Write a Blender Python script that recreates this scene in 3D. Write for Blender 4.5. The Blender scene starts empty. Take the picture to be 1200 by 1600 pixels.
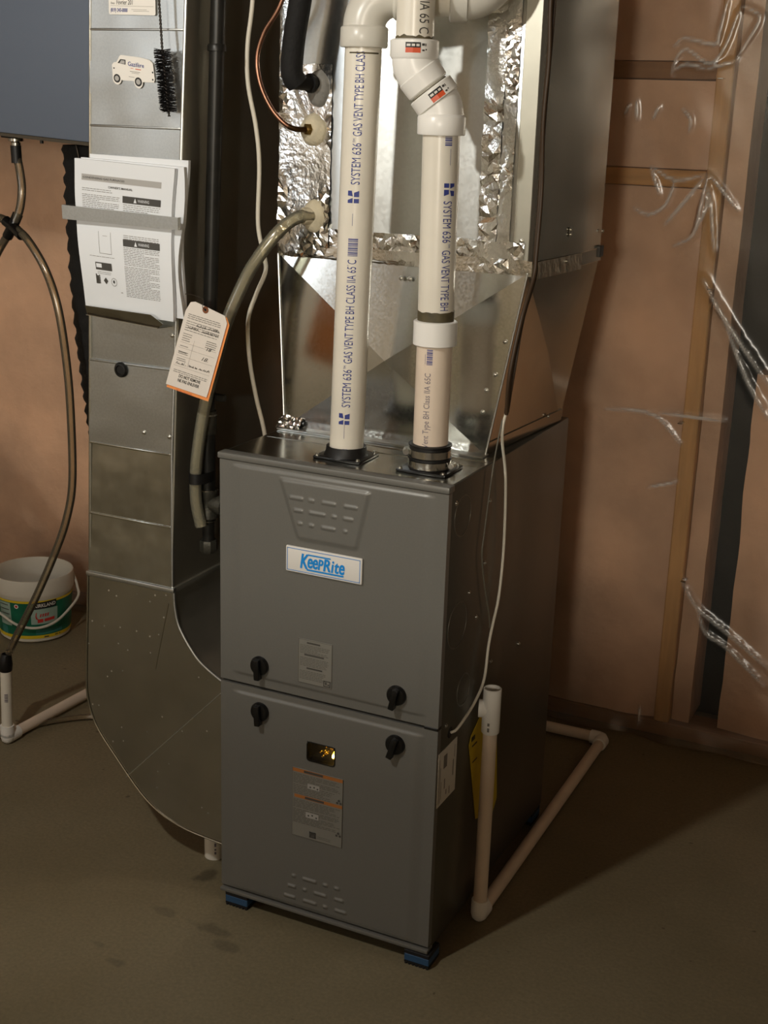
import bpy, bmesh, math, random
from mathutils import Vector, Matrix, noise
random.seed(7)
S = bpy.context.scene
COL = S.collection
PI = math.pi

# ------------------------------------------------------------------ camera
cd = bpy.data.cameras.new('camera')
cam = bpy.data.objects.new('camera', cd)
COL.objects.link(cam)
cam.location = (1.2514, -1.9587, 1.5137)
cam.rotation_euler = (math.radians(73.176), math.radians(-1.7805), math.radians(25.753))
cd.sensor_fit = 'VERTICAL'
cd.sensor_height = 24.0
cd.lens = 24.0 * 2085.5 / 1600.0
cd.clip_start = 0.02
S.camera = cam

# ------------------------------------------------------------------ world, lights, exposure
w = bpy.data.worlds.new('world')
S.world = w
w.use_nodes = True
bg = w.node_tree.nodes['Background']
bg.inputs[0].default_value = (0.7, 0.65, 0.6, 1)
bg.inputs[1].default_value = 0.02


def lamp(name, loc, power, color, radius):
    l = bpy.data.lights.new(name, 'POINT')
    l.energy = power
    l.color = color
    l.shadow_soft_size = radius
    o = bpy.data.objects.new(name, l)
    o.location = loc
    COL.objects.link(o)
    return o


lamp('ceiling_bulb_light', (-0.10, -1.30, 2.05), 52, (1.0, 0.975, 0.90), 0.035)
lamp('added_far_light', (1.85, -6.00, 1.90), 400, (1.0, 0.94, 0.82), 0.20)  # unseen lamp added behind the camera to light the right wall
lamp('added_cool_fill', (-2.30, -3.60, 1.90), 34, (0.86, 0.93, 1.0), 0.12)  # added cool lamp in place of daylight, brightens the left; no window
S.view_settings.view_transform = 'Standard'
S.view_settings.look = 'None'
S.view_settings.gamma = 1
S.view_settings.use_curve_mapping = False
S.view_settings.exposure = -0.12
S.cycles.blur_glossy = 0.0          # keep the sheet metal's real gloss in the light it throws on the floor


# ------------------------------------------------------------------ materials
def lin(c):
    return tuple((v / 12.92 if v <= 0.04045 else ((v + 0.055) / 1.055) ** 2.4) for v in (x / 255 for x in c))


MATS = {}


def mat(name, col, rough=0.5, metal=0.0, var=0.0, scale=20.0, bump=0.0, bscale=60.0, rvar=0.0, trans=0.0,
        ior=1.45, coat=0.0, stretch=(1, 1, 1), spec=0.5, emit=None, estr=0.0, voro=False, alpha=1.0, aniso=0.0):
    m = bpy.data.materials.new(name)
    MATS[name] = m
    m.use_nodes = True
    nt = m.node_tree
    b = nt.nodes['Principled BSDF']
    c = lin(col)
    b.inputs['Base Color'].default_value = (*c, 1)
    b.inputs['Roughness'].default_value = rough
    b.inputs['Metallic'].default_value = metal
    b.inputs['IOR'].default_value = ior
    b.inputs['Transmission Weight'].default_value = trans
    b.inputs['Coat Weight'].default_value = coat
    b.inputs['Specular IOR Level'].default_value = spec
    b.inputs['Alpha'].default_value = alpha
    if emit:
        b.inputs['Emission Color'].default_value = (*emit, 1)
        b.inputs['Emission Strength'].default_value = estr
    if var or bump or rvar:
        tc = nt.nodes.new('ShaderNodeTexCoord')
        mp = nt.nodes.new('ShaderNodeMapping')
        mp.inputs['Scale'].default_value = stretch
        nt.links.new(tc.outputs['Object'], mp.inputs[0])
    if var or rvar:
        if voro:
            n = nt.nodes.new('ShaderNodeTexVoronoi')
            n.inputs['Scale'].default_value = scale
            sp = nt.nodes.new('ShaderNodeSeparateColor')
            nt.links.new(mp.outputs[0], n.inputs['Vector'])
            nt.links.new(n.outputs['Color'], sp.inputs[0])
            f0 = sp.outputs[0]
            n2 = nt.nodes.new('ShaderNodeTexNoise')
            n2.inputs['Scale'].default_value = 6
            nt.links.new(mp.outputs[0], n2.inputs['Vector'])
            mx = nt.nodes.new('ShaderNodeMath')
            mx.operation = 'MULTIPLY_ADD'
            mx.inputs[1].default_value = 0.5
            ml = nt.nodes.new('ShaderNodeMath')
            ml.operation = 'MULTIPLY'
            ml.inputs[1].default_value = 0.5
            nt.links.new(n2.outputs[0], ml.inputs[0])
            nt.links.new(f0, mx.inputs[0])
            nt.links.new(ml.outputs[0], mx.inputs[2])
            fac = mx.outputs[0]
        else:
            n = nt.nodes.new('ShaderNodeTexNoise')
            n.inputs['Scale'].default_value = scale
            n.inputs['Detail'].default_value = 6
            nt.links.new(mp.outputs[0], n.inputs['Vector'])
            fac = n.outputs[0]
        if var:
            r = nt.nodes.new('ShaderNodeMapRange')
            r.inputs[1].default_value = 0.3
            r.inputs[2].default_value = 0.7
            r.inputs[3].default_value = 1 - var
            r.inputs[4].default_value = 1 + var
            nt.links.new(fac, r.inputs[0])
            vm = nt.nodes.new('ShaderNodeVectorMath')
            vm.operation = 'SCALE'
            vm.inputs[0].default_value = c
            nt.links.new(r.outputs[0], vm.inputs['Scale'])
            nt.links.new(vm.outputs[0], b.inputs['Base Color'])
        if rvar:
            r2 = nt.nodes.new('ShaderNodeMapRange')
            r2.inputs[1].default_value = 0.3
            r2.inputs[2].default_value = 0.7
            r2.inputs[3].default_value = max(0.02, rough - rvar)
            r2.inputs[4].default_value = min(1, rough + rvar)
            nt.links.new(fac, r2.inputs[0])
            nt.links.new(r2.outputs[0], b.inputs['Roughness'])
    if bump:
        n3 = nt.nodes.new('ShaderNodeTexNoise')
        n3.inputs['Scale'].default_value = bscale
        n3.inputs['Detail'].default_value = 5
        nt.links.new(mp.outputs[0], n3.inputs['Vector'])
        bp = nt.nodes.new('ShaderNodeBump')
        bp.inputs['Strength'].default_value = bump
        bp.inputs['Distance'].default_value = 0.01
        nt.links.new(n3.outputs[0], bp.inputs['Height'])
        nt.links.new(bp.outputs[0], b.inputs['Normal'])
    return m


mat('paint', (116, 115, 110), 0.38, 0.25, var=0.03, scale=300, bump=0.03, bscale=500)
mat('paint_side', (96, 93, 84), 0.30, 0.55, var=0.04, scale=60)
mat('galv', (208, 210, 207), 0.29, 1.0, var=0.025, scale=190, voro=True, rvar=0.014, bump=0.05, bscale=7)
mat('galv_flare', (206, 208, 205), 0.17, 1.0, var=0.05, scale=220, rvar=0.03, bump=0.04, bscale=6)
mat('galv_duct', (188, 190, 188), 0.36, 1.0, var=0.07, scale=260, rvar=0.03)
mat('galv_dull', (186, 185, 176), 0.22, 1.0, var=0.08, scale=30, rvar=0.04)
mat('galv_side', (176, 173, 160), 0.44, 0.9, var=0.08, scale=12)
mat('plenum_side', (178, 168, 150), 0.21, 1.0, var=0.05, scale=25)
mat('foil', (238, 238, 236), 0.17, 1.0, bump=0.12, bscale=120)
mat('foil_dull', (185, 175, 155), 0.3, 1.0, bump=0.2, bscale=90)
mat('pvc', (223, 217, 203), 0.28, 0.0, var=0.04, scale=14, spec=0.5)
mat('pvc_old', (222, 205, 186), 0.34, 0.0, var=0.05, scale=18)
mat('pvc_white', (236, 234, 228), 0.3)
mat('pvc_grey', (205, 202, 192), 0.3)
mat('smudge', (82, 74, 52), 0.6, var=0.35, scale=60)
mat('ink_blue', (52, 62, 130), 0.5)
mat('ink_grey', (120, 112, 122), 0.5)
mat('ink_black', (30, 29, 28), 0.5)
mat('ink_dark', (70, 68, 64), 0.5)
mat('ink_mid', (122, 118, 112), 0.6)
mat('black_plastic', (14, 14, 14), 0.28)
mat('black_rubber', (17, 16, 15), 0.5)
mat('black_foam', (15, 14, 13), 0.8, bump=0.2, bscale=150)
mat('black_iron', (38, 37, 34), 0.38, 0.4, var=0.2, scale=40)
mat('iron_fitting', (66, 64, 56), 0.45, 0.5, var=0.25, scale=60, bump=0.15, bscale=200)
mat('steel', (190, 188, 180), 0.22, 1.0)
mat('steel_screw', (200, 198, 190), 0.28, 1.0)
mat('copper', (158, 116, 94), 0.36, 1.0, var=0.2, scale=40)
mat('copper_dark', (104, 78, 52), 0.35, 1.0, var=0.2, scale=40)
mat('brass', (170, 140, 80), 0.35, 1.0)
mat('putty', (196, 186, 160), 0.75, var=0.12, scale=40, bump=0.3, bscale=60)
mat('putty_grey', (128, 126, 120), 0.75, var=0.12, scale=40, bump=0.3, bscale=60)
mat('paper', (222, 225, 228), 0.7, var=0.015, scale=8)
mat('paper_edge', (190, 188, 184), 0.8, var=0.15, scale=300, stretch=(1, 1, 0.02))
mat('bar_grey', (168, 166, 162), 0.7)
mat('card', (222, 214, 204), 0.7, var=0.02, scale=15)
mat('card_orange', (238, 150, 84), 0.7)
mat('label_grey', (124, 122, 114), 0.45)
mat('label_line', (92, 89, 82), 0.5)
mat('label_orange', (164, 104, 52), 0.5)
mat('label_pale', (158, 156, 150), 0.5)
mat('label_white', (214, 210, 202), 0.5)
mat('plate_white', (225, 222, 216), 0.35)
mat('logo_blue', (22, 140, 222), 0.4)
mat('plate_blue', (110, 150, 205), 0.4)
mat('yellow', (196, 170, 34), 0.5, var=0.1, scale=30)
mat('sticker_white', (228, 224, 216), 0.45)
mat('sticker_red', (200, 96, 66), 0.5)
mat('pad_black', (20, 20, 22), 0.7)
mat('pad_blue', (44, 78, 112), 0.6)
mat('bucket', (206, 200, 186), 0.42, var=0.03, scale=20)
mat('bucket_green', (18, 98, 72), 0.4, var=0.25, scale=18)
mat('bucket_pale', (150, 172, 160), 0.45, var=0.1, scale=22)
mat('bucket_yellow', (214, 186, 36), 0.4)
mat('bucket_red', (190, 52, 44), 0.4)
mat('bucket_teal', (52, 120, 112), 0.45, var=0.2, scale=30)
mat('hrv', (98, 107, 122), 0.5, 0.1, bump=0.03, bscale=300)
mat('hrv_under', (70, 62, 50), 0.6)
mat('wood', (192, 150, 96), 0.75, var=0.15, scale=9, stretch=(6, 6, 0.6), bump=0.1, bscale=80)
mat('wood_dark', (142, 106, 72), 0.75, var=0.15, scale=9, stretch=(0.6, 6, 6), bump=0.1, bscale=80)
mat('wood_block', (192, 148, 94), 0.75, var=0.15, scale=9, stretch=(0.6, 6, 6), bump=0.1, bscale=80)
mat('batt', (208, 174, 146), 0.95, var=0.22, scale=4.5, bump=0.5, bscale=30)
mat('concrete_dark', (20, 23, 18), 0.85, var=0.3, scale=5, bump=0.2)
mat('joist', (120, 92, 62), 0.8, var=0.15, scale=6)
mat('shell', (188, 176, 158), 0.9, var=0.1, scale=3)
mat('cable_white', (214, 208, 192), 0.45)
mat('cable_brown', (62, 46, 30), 0.5)
mat('cable_grey', (96, 92, 80), 0.5)
mat('bristle', (14, 12, 12), 0.6)
mat('wire', (70, 64, 58), 0.4, 0.7)
mat('amber_dark', (46, 34, 12), 0.4, 0.4)
mat('flame', (255, 200, 60), 0.5, emit=(1.0, 0.62, 0.06), estr=14.0)
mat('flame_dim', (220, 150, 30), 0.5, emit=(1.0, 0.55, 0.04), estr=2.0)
mat('flame_core', (255, 230, 120), 0.5, emit=(1.0, 0.85, 0.35), estr=16.0)
mat('bulb', (255, 240, 210), 0.5, emit=(1.0, 0.85, 0.6), estr=3.0)
mat('orange_red', (206, 84, 46), 0.4)
mat('tag_brown', (120, 70, 40), 0.6)
mat('glass_amber', (150, 110, 40), 0.05, trans=1.0, alpha=0.35)


def glassy(name, col, tfac, rough, haze, hazecol):
    """thin clear plastic: transparency + reflection by angle + a little milky scatter"""
    m = bpy.data.materials.new(name)
    MATS[name] = m
    m.use_nodes = True
    nt = m.node_tree
    nt.nodes.clear()
    out = nt.nodes.new('ShaderNodeOutputMaterial')
    tr = nt.nodes.new('ShaderNodeBsdfTransparent')
    tr.inputs[0].default_value = (*col, 1)
    gl = nt.nodes.new('ShaderNodeBsdfGlossy')
    gl.inputs['Roughness'].default_value = rough
    df = nt.nodes.new('ShaderNodeBsdfDiffuse')
    df.inputs[0].default_value = (*hazecol, 1)
    lw = nt.nodes.new('ShaderNodeFresnel')
    lw.inputs[0].default_value = 1.5
    ad = nt.nodes.new('ShaderNodeMath')
    ad.operation = 'ADD'
    ad.inputs[1].default_value = tfac
    nt.links.new(lw.outputs[0], ad.inputs[0])
    m1 = nt.nodes.new('ShaderNodeMixShader')
    m1.inputs[0].default_value = haze
    nt.links.new(tr.outputs[0], m1.inputs[1])
    nt.links.new(df.outputs[0], m1.inputs[2])
    m2 = nt.nodes.new('ShaderNodeMixShader')
    nt.links.new(ad.outputs[0], m2.inputs[0])
    nt.links.new(m1.outputs[0], m2.inputs[1])
    nt.links.new(gl.outputs[0], m2.inputs[2])
    nt.links.new(m2.outputs[0], out.inputs[0])
    return m


glassy('poly', (0.94, 0.93, 0.91), 0.018, 0.24, 0.04, (0.7, 0.68, 0.64))
glassy('vinyl', (0.94, 0.92, 0.84), 0.0, 0.14, 0.20, (0.62, 0.58, 0.43))
glassy('vinyl_dark', (0.92, 0.88, 0.80), 0.0, 0.14, 0.12, (0.46, 0.38, 0.26))


STAINS = ((-0.08, -0.080, 0.034, 0.016, 0.26), (0.040, -0.088, 0.050, 0.018, 0.30), (0.086, -0.118, 0.036, 0.022, 0.28),
          (-0.078, 0.065, 0.024, 0.030, 0.50), (-0.065, -0.256, 0.030, 0.012, 0.25), (-0.125, -0.226, 0.02, 0.01, 0.2))


def paint_crease_glints(name, amount):
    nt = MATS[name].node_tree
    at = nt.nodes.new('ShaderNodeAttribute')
    at.attribute_name = 'crease_glint'
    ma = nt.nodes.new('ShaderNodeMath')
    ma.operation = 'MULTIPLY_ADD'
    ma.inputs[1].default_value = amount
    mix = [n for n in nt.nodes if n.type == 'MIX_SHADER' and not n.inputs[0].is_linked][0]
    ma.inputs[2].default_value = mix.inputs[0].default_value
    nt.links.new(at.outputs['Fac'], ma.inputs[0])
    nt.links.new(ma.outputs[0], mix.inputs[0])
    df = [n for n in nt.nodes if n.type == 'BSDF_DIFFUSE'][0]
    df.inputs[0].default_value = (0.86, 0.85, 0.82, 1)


paint_crease_glints('poly', 0.62)  # pale haze painted along the creases in place of their glints


def floor_mat():
    m = mat('floor', (126, 115, 92), 0.72)
    nt = m.node_tree
    b = nt.nodes['Principled BSDF']
    tc = nt.nodes.new('ShaderNodeTexCoord')

    def nz(scale, detail=8, rough=0.55):
        n = nt.nodes.new('ShaderNodeTexNoise')
        n.inputs['Scale'].default_value = scale
        n.inputs['Detail'].default_value = detail
        n.inputs['Roughness'].default_value = rough
        nt.links.new(tc.outputs['Object'], n.inputs['Vector'])
        return n

    def ramp(n, a, b_, ca, cb):
        r = nt.nodes.new('ShaderNodeValToRGB')
        r.color_ramp.elements[0].position = a
        r.color_ramp.elements[1].position = b_
        r.color_ramp.elements[0].color = (*ca, 1)
        r.color_ramp.elements[1].color = (*cb, 1)
        nt.links.new(n.outputs[0], r.inputs[0])
        return r

    def mul(a, c):
        x = nt.nodes.new('ShaderNodeMix')
        x.data_type = 'RGBA'
        x.blend_type = 'MULTIPLY'
        x.inputs[0].default_value = 1
        nt.links.new(a, x.inputs[6])
        nt.links.new(c, x.inputs[7])
        return x.outputs[2]

    base = ramp(nz(2.2), 0.3, 0.7, lin((112, 102, 77)), lin((128, 117, 92)))
    fine = ramp(nz(140, 3), 0.3, 0.7, (0.86, 0.86, 0.86), (1.1, 1.1, 1.1))
    spot = ramp(nz(38, 1, 0.3), 0.19, 0.22, (0.55, 0.52, 0.48), (1, 1, 1))
    c = mul(mul(base.outputs[0], fine.outputs[0]), spot.outputs[0])
    # damp stain in front of the furnace's left pad
    for (sx, sy, rx, ry, amt) in STAINS:
        mp = nt.nodes.new('ShaderNodeMapping')
        mp.vector_type = 'TEXTURE'
        mp.inputs['Location'].default_value = (sx, sy, 0)
        mp.inputs['Rotation'].default_value = (0, 0, -0.1)
        mp.inputs['Scale'].default_value = (rx, ry, 1)
        nt.links.new(tc.outputs['Object'], mp.inputs[0])
        vl = nt.nodes.new('ShaderNodeVectorMath')
        vl.operation = 'LENGTH'
        nt.links.new(mp.outputs[0], vl.inputs[0])
        ns = nz(26, 4)
        ad = nt.nodes.new('ShaderNodeMath')
        ad.operation = 'MULTIPLY_ADD'
        ad.inputs[1].default_value = 1.6
        nt.links.new(ns.outputs[0], ad.inputs[0])
        nt.links.new(vl.outputs['Value'], ad.inputs[2])
        r = nt.nodes.new('ShaderNodeValToRGB')
        r.color_ramp.elements[0].position = 0.55
        r.color_ramp.elements[1].position = 0.72
        d = 1 - amt
        r.color_ramp.elements[0].color = (d, d, d, 1)
        r.color_ramp.elements[1].color = (1, 1, 1, 1)
        hv = nt.nodes.new('ShaderNodeMath')
        hv.operation = 'MULTIPLY'
        hv.inputs[1].default_value = 0.4
        nt.links.new(ad.outputs[0], hv.inputs[0])
        nt.links.new(hv.outputs[0], r.inputs[0])
        c = mul(c, r.outputs[0])
    nt.links.new(c, b.inputs['Base Color'])
    rr = ramp(nz(4), 0.3, 0.7, (0.5, 0.5, 0.5), (0.75, 0.75, 0.75))
    nt.links.new(rr.outputs[0], b.inputs['Roughness'])
    bp = nt.nodes.new('ShaderNodeBump')
    bp.inputs['Strength'].default_value = 0.12
    bp.inputs['Distance'].default_value = 0.006
    nt.links.new(nz(60, 5).outputs[0], bp.inputs['Height'])
    nt.links.new(bp.outputs[0], b.inputs['Normal'])


floor_mat()


def rolled(name, amount):
    nt = MATS[name].node_tree
    b = nt.nodes['Principled BSDF']
    b.inputs['Anisotropic'].default_value = amount
    cx = nt.nodes.new('ShaderNodeCombineXYZ')
    cx.inputs[2].default_value = 1.0
    nt.links.new(cx.outputs[0], b.inputs['Tangent'])


rolled('galv', 0.72)
rolled('galv_flare', 0.4)


def elbow_mat():
    """dusty galvanised sheet with pale specks"""
    m = mat('galv_elbow', (182, 179, 168), 0.20, 1.0, var=0.08, scale=14)
    nt = m.node_tree
    b = nt.nodes['Principled BSDF']
    src = b.inputs['Base Color'].links[0].from_socket
    tc = nt.nodes.new('ShaderNodeTexCoord')
    v = nt.nodes.new('ShaderNodeTexVoronoi')
    v.inputs['Scale'].default_value = 42
    nt.links.new(tc.outputs['Object'], v.inputs['Vector'])
    r = nt.nodes.new('ShaderNodeMapRange')
    r.inputs[1].default_value = 0.05
    r.inputs[2].default_value = 0.10
    r.inputs[3].default_value = 1
    r.inputs[4].default_value = 0
    nt.links.new(v.outputs['Distance'], r.inputs[0])
    x = nt.nodes.new('ShaderNodeMix')
    x.data_type = 'RGBA'
    nt.links.new(r.outputs[0], x.inputs[0])
    nt.links.new(src, x.inputs[6])
    x.inputs[7].default_value = (*lin((150, 143, 124)), 1)
    nt.links.new(x.outputs[2], b.inputs['Base Color'])
    iv = nt.nodes.new('ShaderNodeMath')
    iv.operation = 'SUBTRACT'
    iv.inputs[0].default_value = 1.0
    nt.links.new(r.outputs[0], iv.inputs[1])
    nt.links.new(iv.outputs[0], b.inputs['Metallic'])


elbow_mat()


# ------------------------------------------------------------------ mesh helpers
def V(*a):
    return Vector(a)


def spline(pts, n=8):
    """Catmull-Rom through pts"""
    P = [Vector(p) for p in pts]
    if len(P) < 3:
        return P
    out = []
    E = [P[0] * 2 - P[1]] + P + [P[-1] * 2 - P[-2]]
    for i in range(1, len(E) - 2):
        a, b, c, d = E[i - 1], E[i], E[i + 1], E[i + 2]
        for k in range(n):
            t = k / n
            out.append(0.5 * ((2 * b) + (c - a) * t + (2 * a - 5 * b + 4 * c - d) * t * t + (3 * b - a - 3 * c + d) * t ** 3))
    out.append(P[-1])
    return out


class MB:
    def __init__(self):
        self.v = []
        self.f = []
        self.m = []
        self.cur = 0

    def add(self, vs, fs):
        o = len(self.v)
        self.v += [Vector(x) for x in vs]
        for f in fs:
            self.f.append([i + o for i in f])
            self.m.append(self.cur)
        return self

    def box(self, a, b, M=None):
        (x0, y0, z0), (x1, y1, z1) = a, b
        vs = [V(x, y, z) for x in (x0, x1) for y in (y0, y1) for z in (z0, z1)]
        if M:
            vs = [M @ p for p in vs]
        return self.add(vs, [(0, 1, 3, 2), (4, 6, 7, 5), (0, 4, 5, 1), (2, 3, 7, 6), (0, 2, 6, 4), (1, 5, 7, 3)])

    def bevbox(self, a, b, r, seg=2, M=None):
        bm = bmesh.new()
        bmesh.ops.create_cube(bm, size=1)
        c = (Vector(a) + Vector(b)) / 2
        d = Vector(b) - Vector(a)
        for p in bm.verts:
            p.co = Vector((p.co.x * d.x, p.co.y * d.y, p.co.z * d.z)) + c
        bmesh.ops.bevel(bm, geom=bm.edges[:], offset=r, segments=seg, affect='EDGES', profile=0.5)
        return self.frombm(bm, M)

    def frombm(self, bm, M=None):
        bm.verts.index_update()
        vs = [p.co.copy() for p in bm.verts]
        if M:
            vs = [M @ p for p in vs]
        fs = [[p.index for p in f.verts] for f in bm.faces]
        bm.free()
        return self.add(vs, fs)

    def tube(self, path, r, seg=16, caps=True, inner=None):
        P = [Vector(p) for p in path]
        n = len(P)
        R = r if isinstance(r, (list, tuple)) else [r] * n
        T = []
        for i in range(n):
            t = (P[min(i + 1, n - 1)] - P[max(i - 1, 0)])
            T.append(t.normalized() if t.length > 1e-9 else V(0, 0, 1))
        u = T[0].orthogonal().normalized()
        vs = []
        for i in range(n):
            u = (u - T[i] * u.dot(T[i]))
            u = u.normalized() if u.length > 1e-6 else T[i].orthogonal().normalized()
            w_ = T[i].cross(u)
            for k in range(seg):
                a = 2 * PI * k / seg
                vs.append(P[i] + (u * math.cos(a) + w_ * math.sin(a)) * R[i])
        fs = []
        for i in range(n - 1):
            for k in range(seg):
                k2 = (k + 1) % seg
                fs.append((i * seg + k, i * seg + k2, (i + 1) * seg + k2, (i + 1) * seg + k))
        if caps:
            fs.append(tuple(reversed(range(seg))))
            fs.append(tuple((n - 1) * seg + k for k in range(seg)))
        return self.add(vs, fs)

    def lathe(self, prof, origin=(0, 0, 0), axis=(0, 0, 1), seg=32, a0=0, a1=2 * PI):
        ax = Vector(axis).normalized()
        u = V(1, 0, 0) if abs(ax.z) > 0.99 else V(0, 0, 1).cross(ax).normalized()
        w_ = ax.cross(u)
        O = Vector(origin)
        full = abs(a1 - a0 - 2 * PI) < 1e-6
        N = seg if full else seg + 1
        vs = []
        for k in range(N):
            a = a0 + (a1 - a0) * k / seg
            d = u * math.cos(a) + w_ * math.sin(a)
            for (r, h) in prof:
                vs.append(O + d * r + ax * h)
        m_ = len(prof)
        fs = []
        for k in range(seg):
            k2 = (k + 1) % N
            for j in range(m_ - 1):
                fs.append((k * m_ + j, k2 * m_ + j, k2 * m_ + j + 1, k * m_ + j + 1))
        return self.add(vs, fs)

    def prism(self, poly, ext):
        """poly: 3D points (planar), extruded by vector ext"""
        n = len(poly)
        e = Vector(ext)
        vs = [Vector(p) for p in poly] + [Vector(p) + e for p in poly]
        fs = [tuple(range(n)), tuple(reversed(range(n, 2 * n)))]
        for i in range(n):
            j = (i + 1) % n
            fs.append((i, i + n, j + n, j))
        return self.add(vs, fs)

    def grid(self, nu, nv, fn, thick=None):
        vs = [Vector(fn(i / nu, j / nv)) for j in range(nv + 1) for i in range(nu + 1)]
        W_ = nu + 1
        fs = [(j * W_ + i, j * W_ + i + 1, (j + 1) * W_ + i + 1, (j + 1) * W_ + i) for j in range(nv) for i in range(nu)]
        if thick:
            t = Vector(thick)
            n0 = len(vs)
            vs += [p + t for p in vs]
            fs += [tuple(n0 + q for q in reversed(f)) for f in list(fs)]
            ring = [i for i in range(W_)] + [j * W_ + nu for j in range(1, nv + 1)] + [nv * W_ + i for i in range(nu - 1, -1, -1)] + [j * W_ for j in range(nv - 1, 0, -1)]
            for a, b in zip(ring, ring[1:] + ring[:1]):
                fs.append((b, a, a + n0, b + n0))
        return self.add(vs, fs)

    def build(self, name, m, parent=None, smooth=None, label=None, recalc=True):
        off = V(0, 0, 0)
        p = parent
        while p is not None:
            off += p.location
            p = p.parent
        me = bpy.data.meshes.new(name)
        me.from_pydata([x - off for x in self.v], [], self.f)
        mm = m if isinstance(m, (list, tuple)) else [m]
        for q in mm:
            me.materials.append(MATS[q])
        if len(mm) > 1:
            me.polygons.foreach_set('material_index', self.m)
        if recalc:
            bm = bmesh.new()
            bm.from_mesh(me)
            bmesh.ops.recalc_face_normals(bm, faces=bm.faces)
            bm.to_mesh(me)
            bm.free()
        if smooth is not None:
            me.polygons.foreach_set('use_smooth', [True] * len(me.polygons))
            if smooth < 179:
                me.set_sharp_from_angle(angle=math.radians(smooth))
        me.update()
        o = bpy.data.objects.new(name, me)
        COL.objects.link(o)
        if parent:
            o.parent = parent
        if label:
            o['label'] = label
        return o


def thing(name, label, cat, loc, group=None):
    o = bpy.data.objects.new(name, None)
    o.empty_display_size = 0.05
    COL.objects.link(o)
    o.location = loc
    o['label'] = label
    o['category'] = cat
    if group:
        o['group'] = group
    return o


def tag(o, label, cat, group=None):
    o['label'] = label
    o['category'] = cat
    if group:
        o['group'] = group
    return o


def struct(o):
    o['kind'] = 'structure'
    return o


# ---- flat print: text and rules as thin meshes, mapped by a function (u, v) -> point
def text_geo(s, h=None, width=None, shear=0.0, bold=0.0, space=1.0):
    c = bpy.data.curves.new('t', 'FONT')
    c.body = s
    c.resolution_u = 3
    c.shear = shear
    c.offset = bold
    c.space_character = space
    o = bpy.data.objects.new('t', c)
    me = bpy.data.meshes.new_from_object(o)
    vs = [(p.co.x, p.co.y) for p in me.vertices]
    fs = [list(p.vertices) for p in me.polygons]
    bpy.data.objects.remove(o)
    bpy.data.meshes.remove(me)
    bpy.data.curves.remove(c)
    if not vs:
        return [], [], 0
    x0 = min(x for x, y in vs)
    x1 = max(x for x, y in vs)
    ch = 0.7
    sy = (h or 1) / ch
    sx = (width / (x1 - x0)) if width else sy
    vs = [((x - x0) * sx, y * sy) for x, y in vs]
    return vs, fs, (x1 - x0) * sx


def cut_strips(vs, fs, step):
    bm = bmesh.new()
    B = [bm.verts.new((x, y, 0)) for x, y in vs]
    for f in fs:
        try:
            bm.faces.new([B[i] for i in f])
        except ValueError:
            pass
    ys = [y for x, y in vs]
    y = min(ys) + step
    while y < max(ys):
        bmesh.ops.bisect_plane(bm, geom=bm.verts[:] + bm.edges[:] + bm.faces[:], plane_co=(0, y, 0), plane_no=(0, 1, 0))
        y += step
    bm.verts.index_update()
    r = [(p.co.x, p.co.y) for p in bm.verts], [[p.index for p in f.verts] for f in bm.faces]
    bm.free()
    return r


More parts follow.
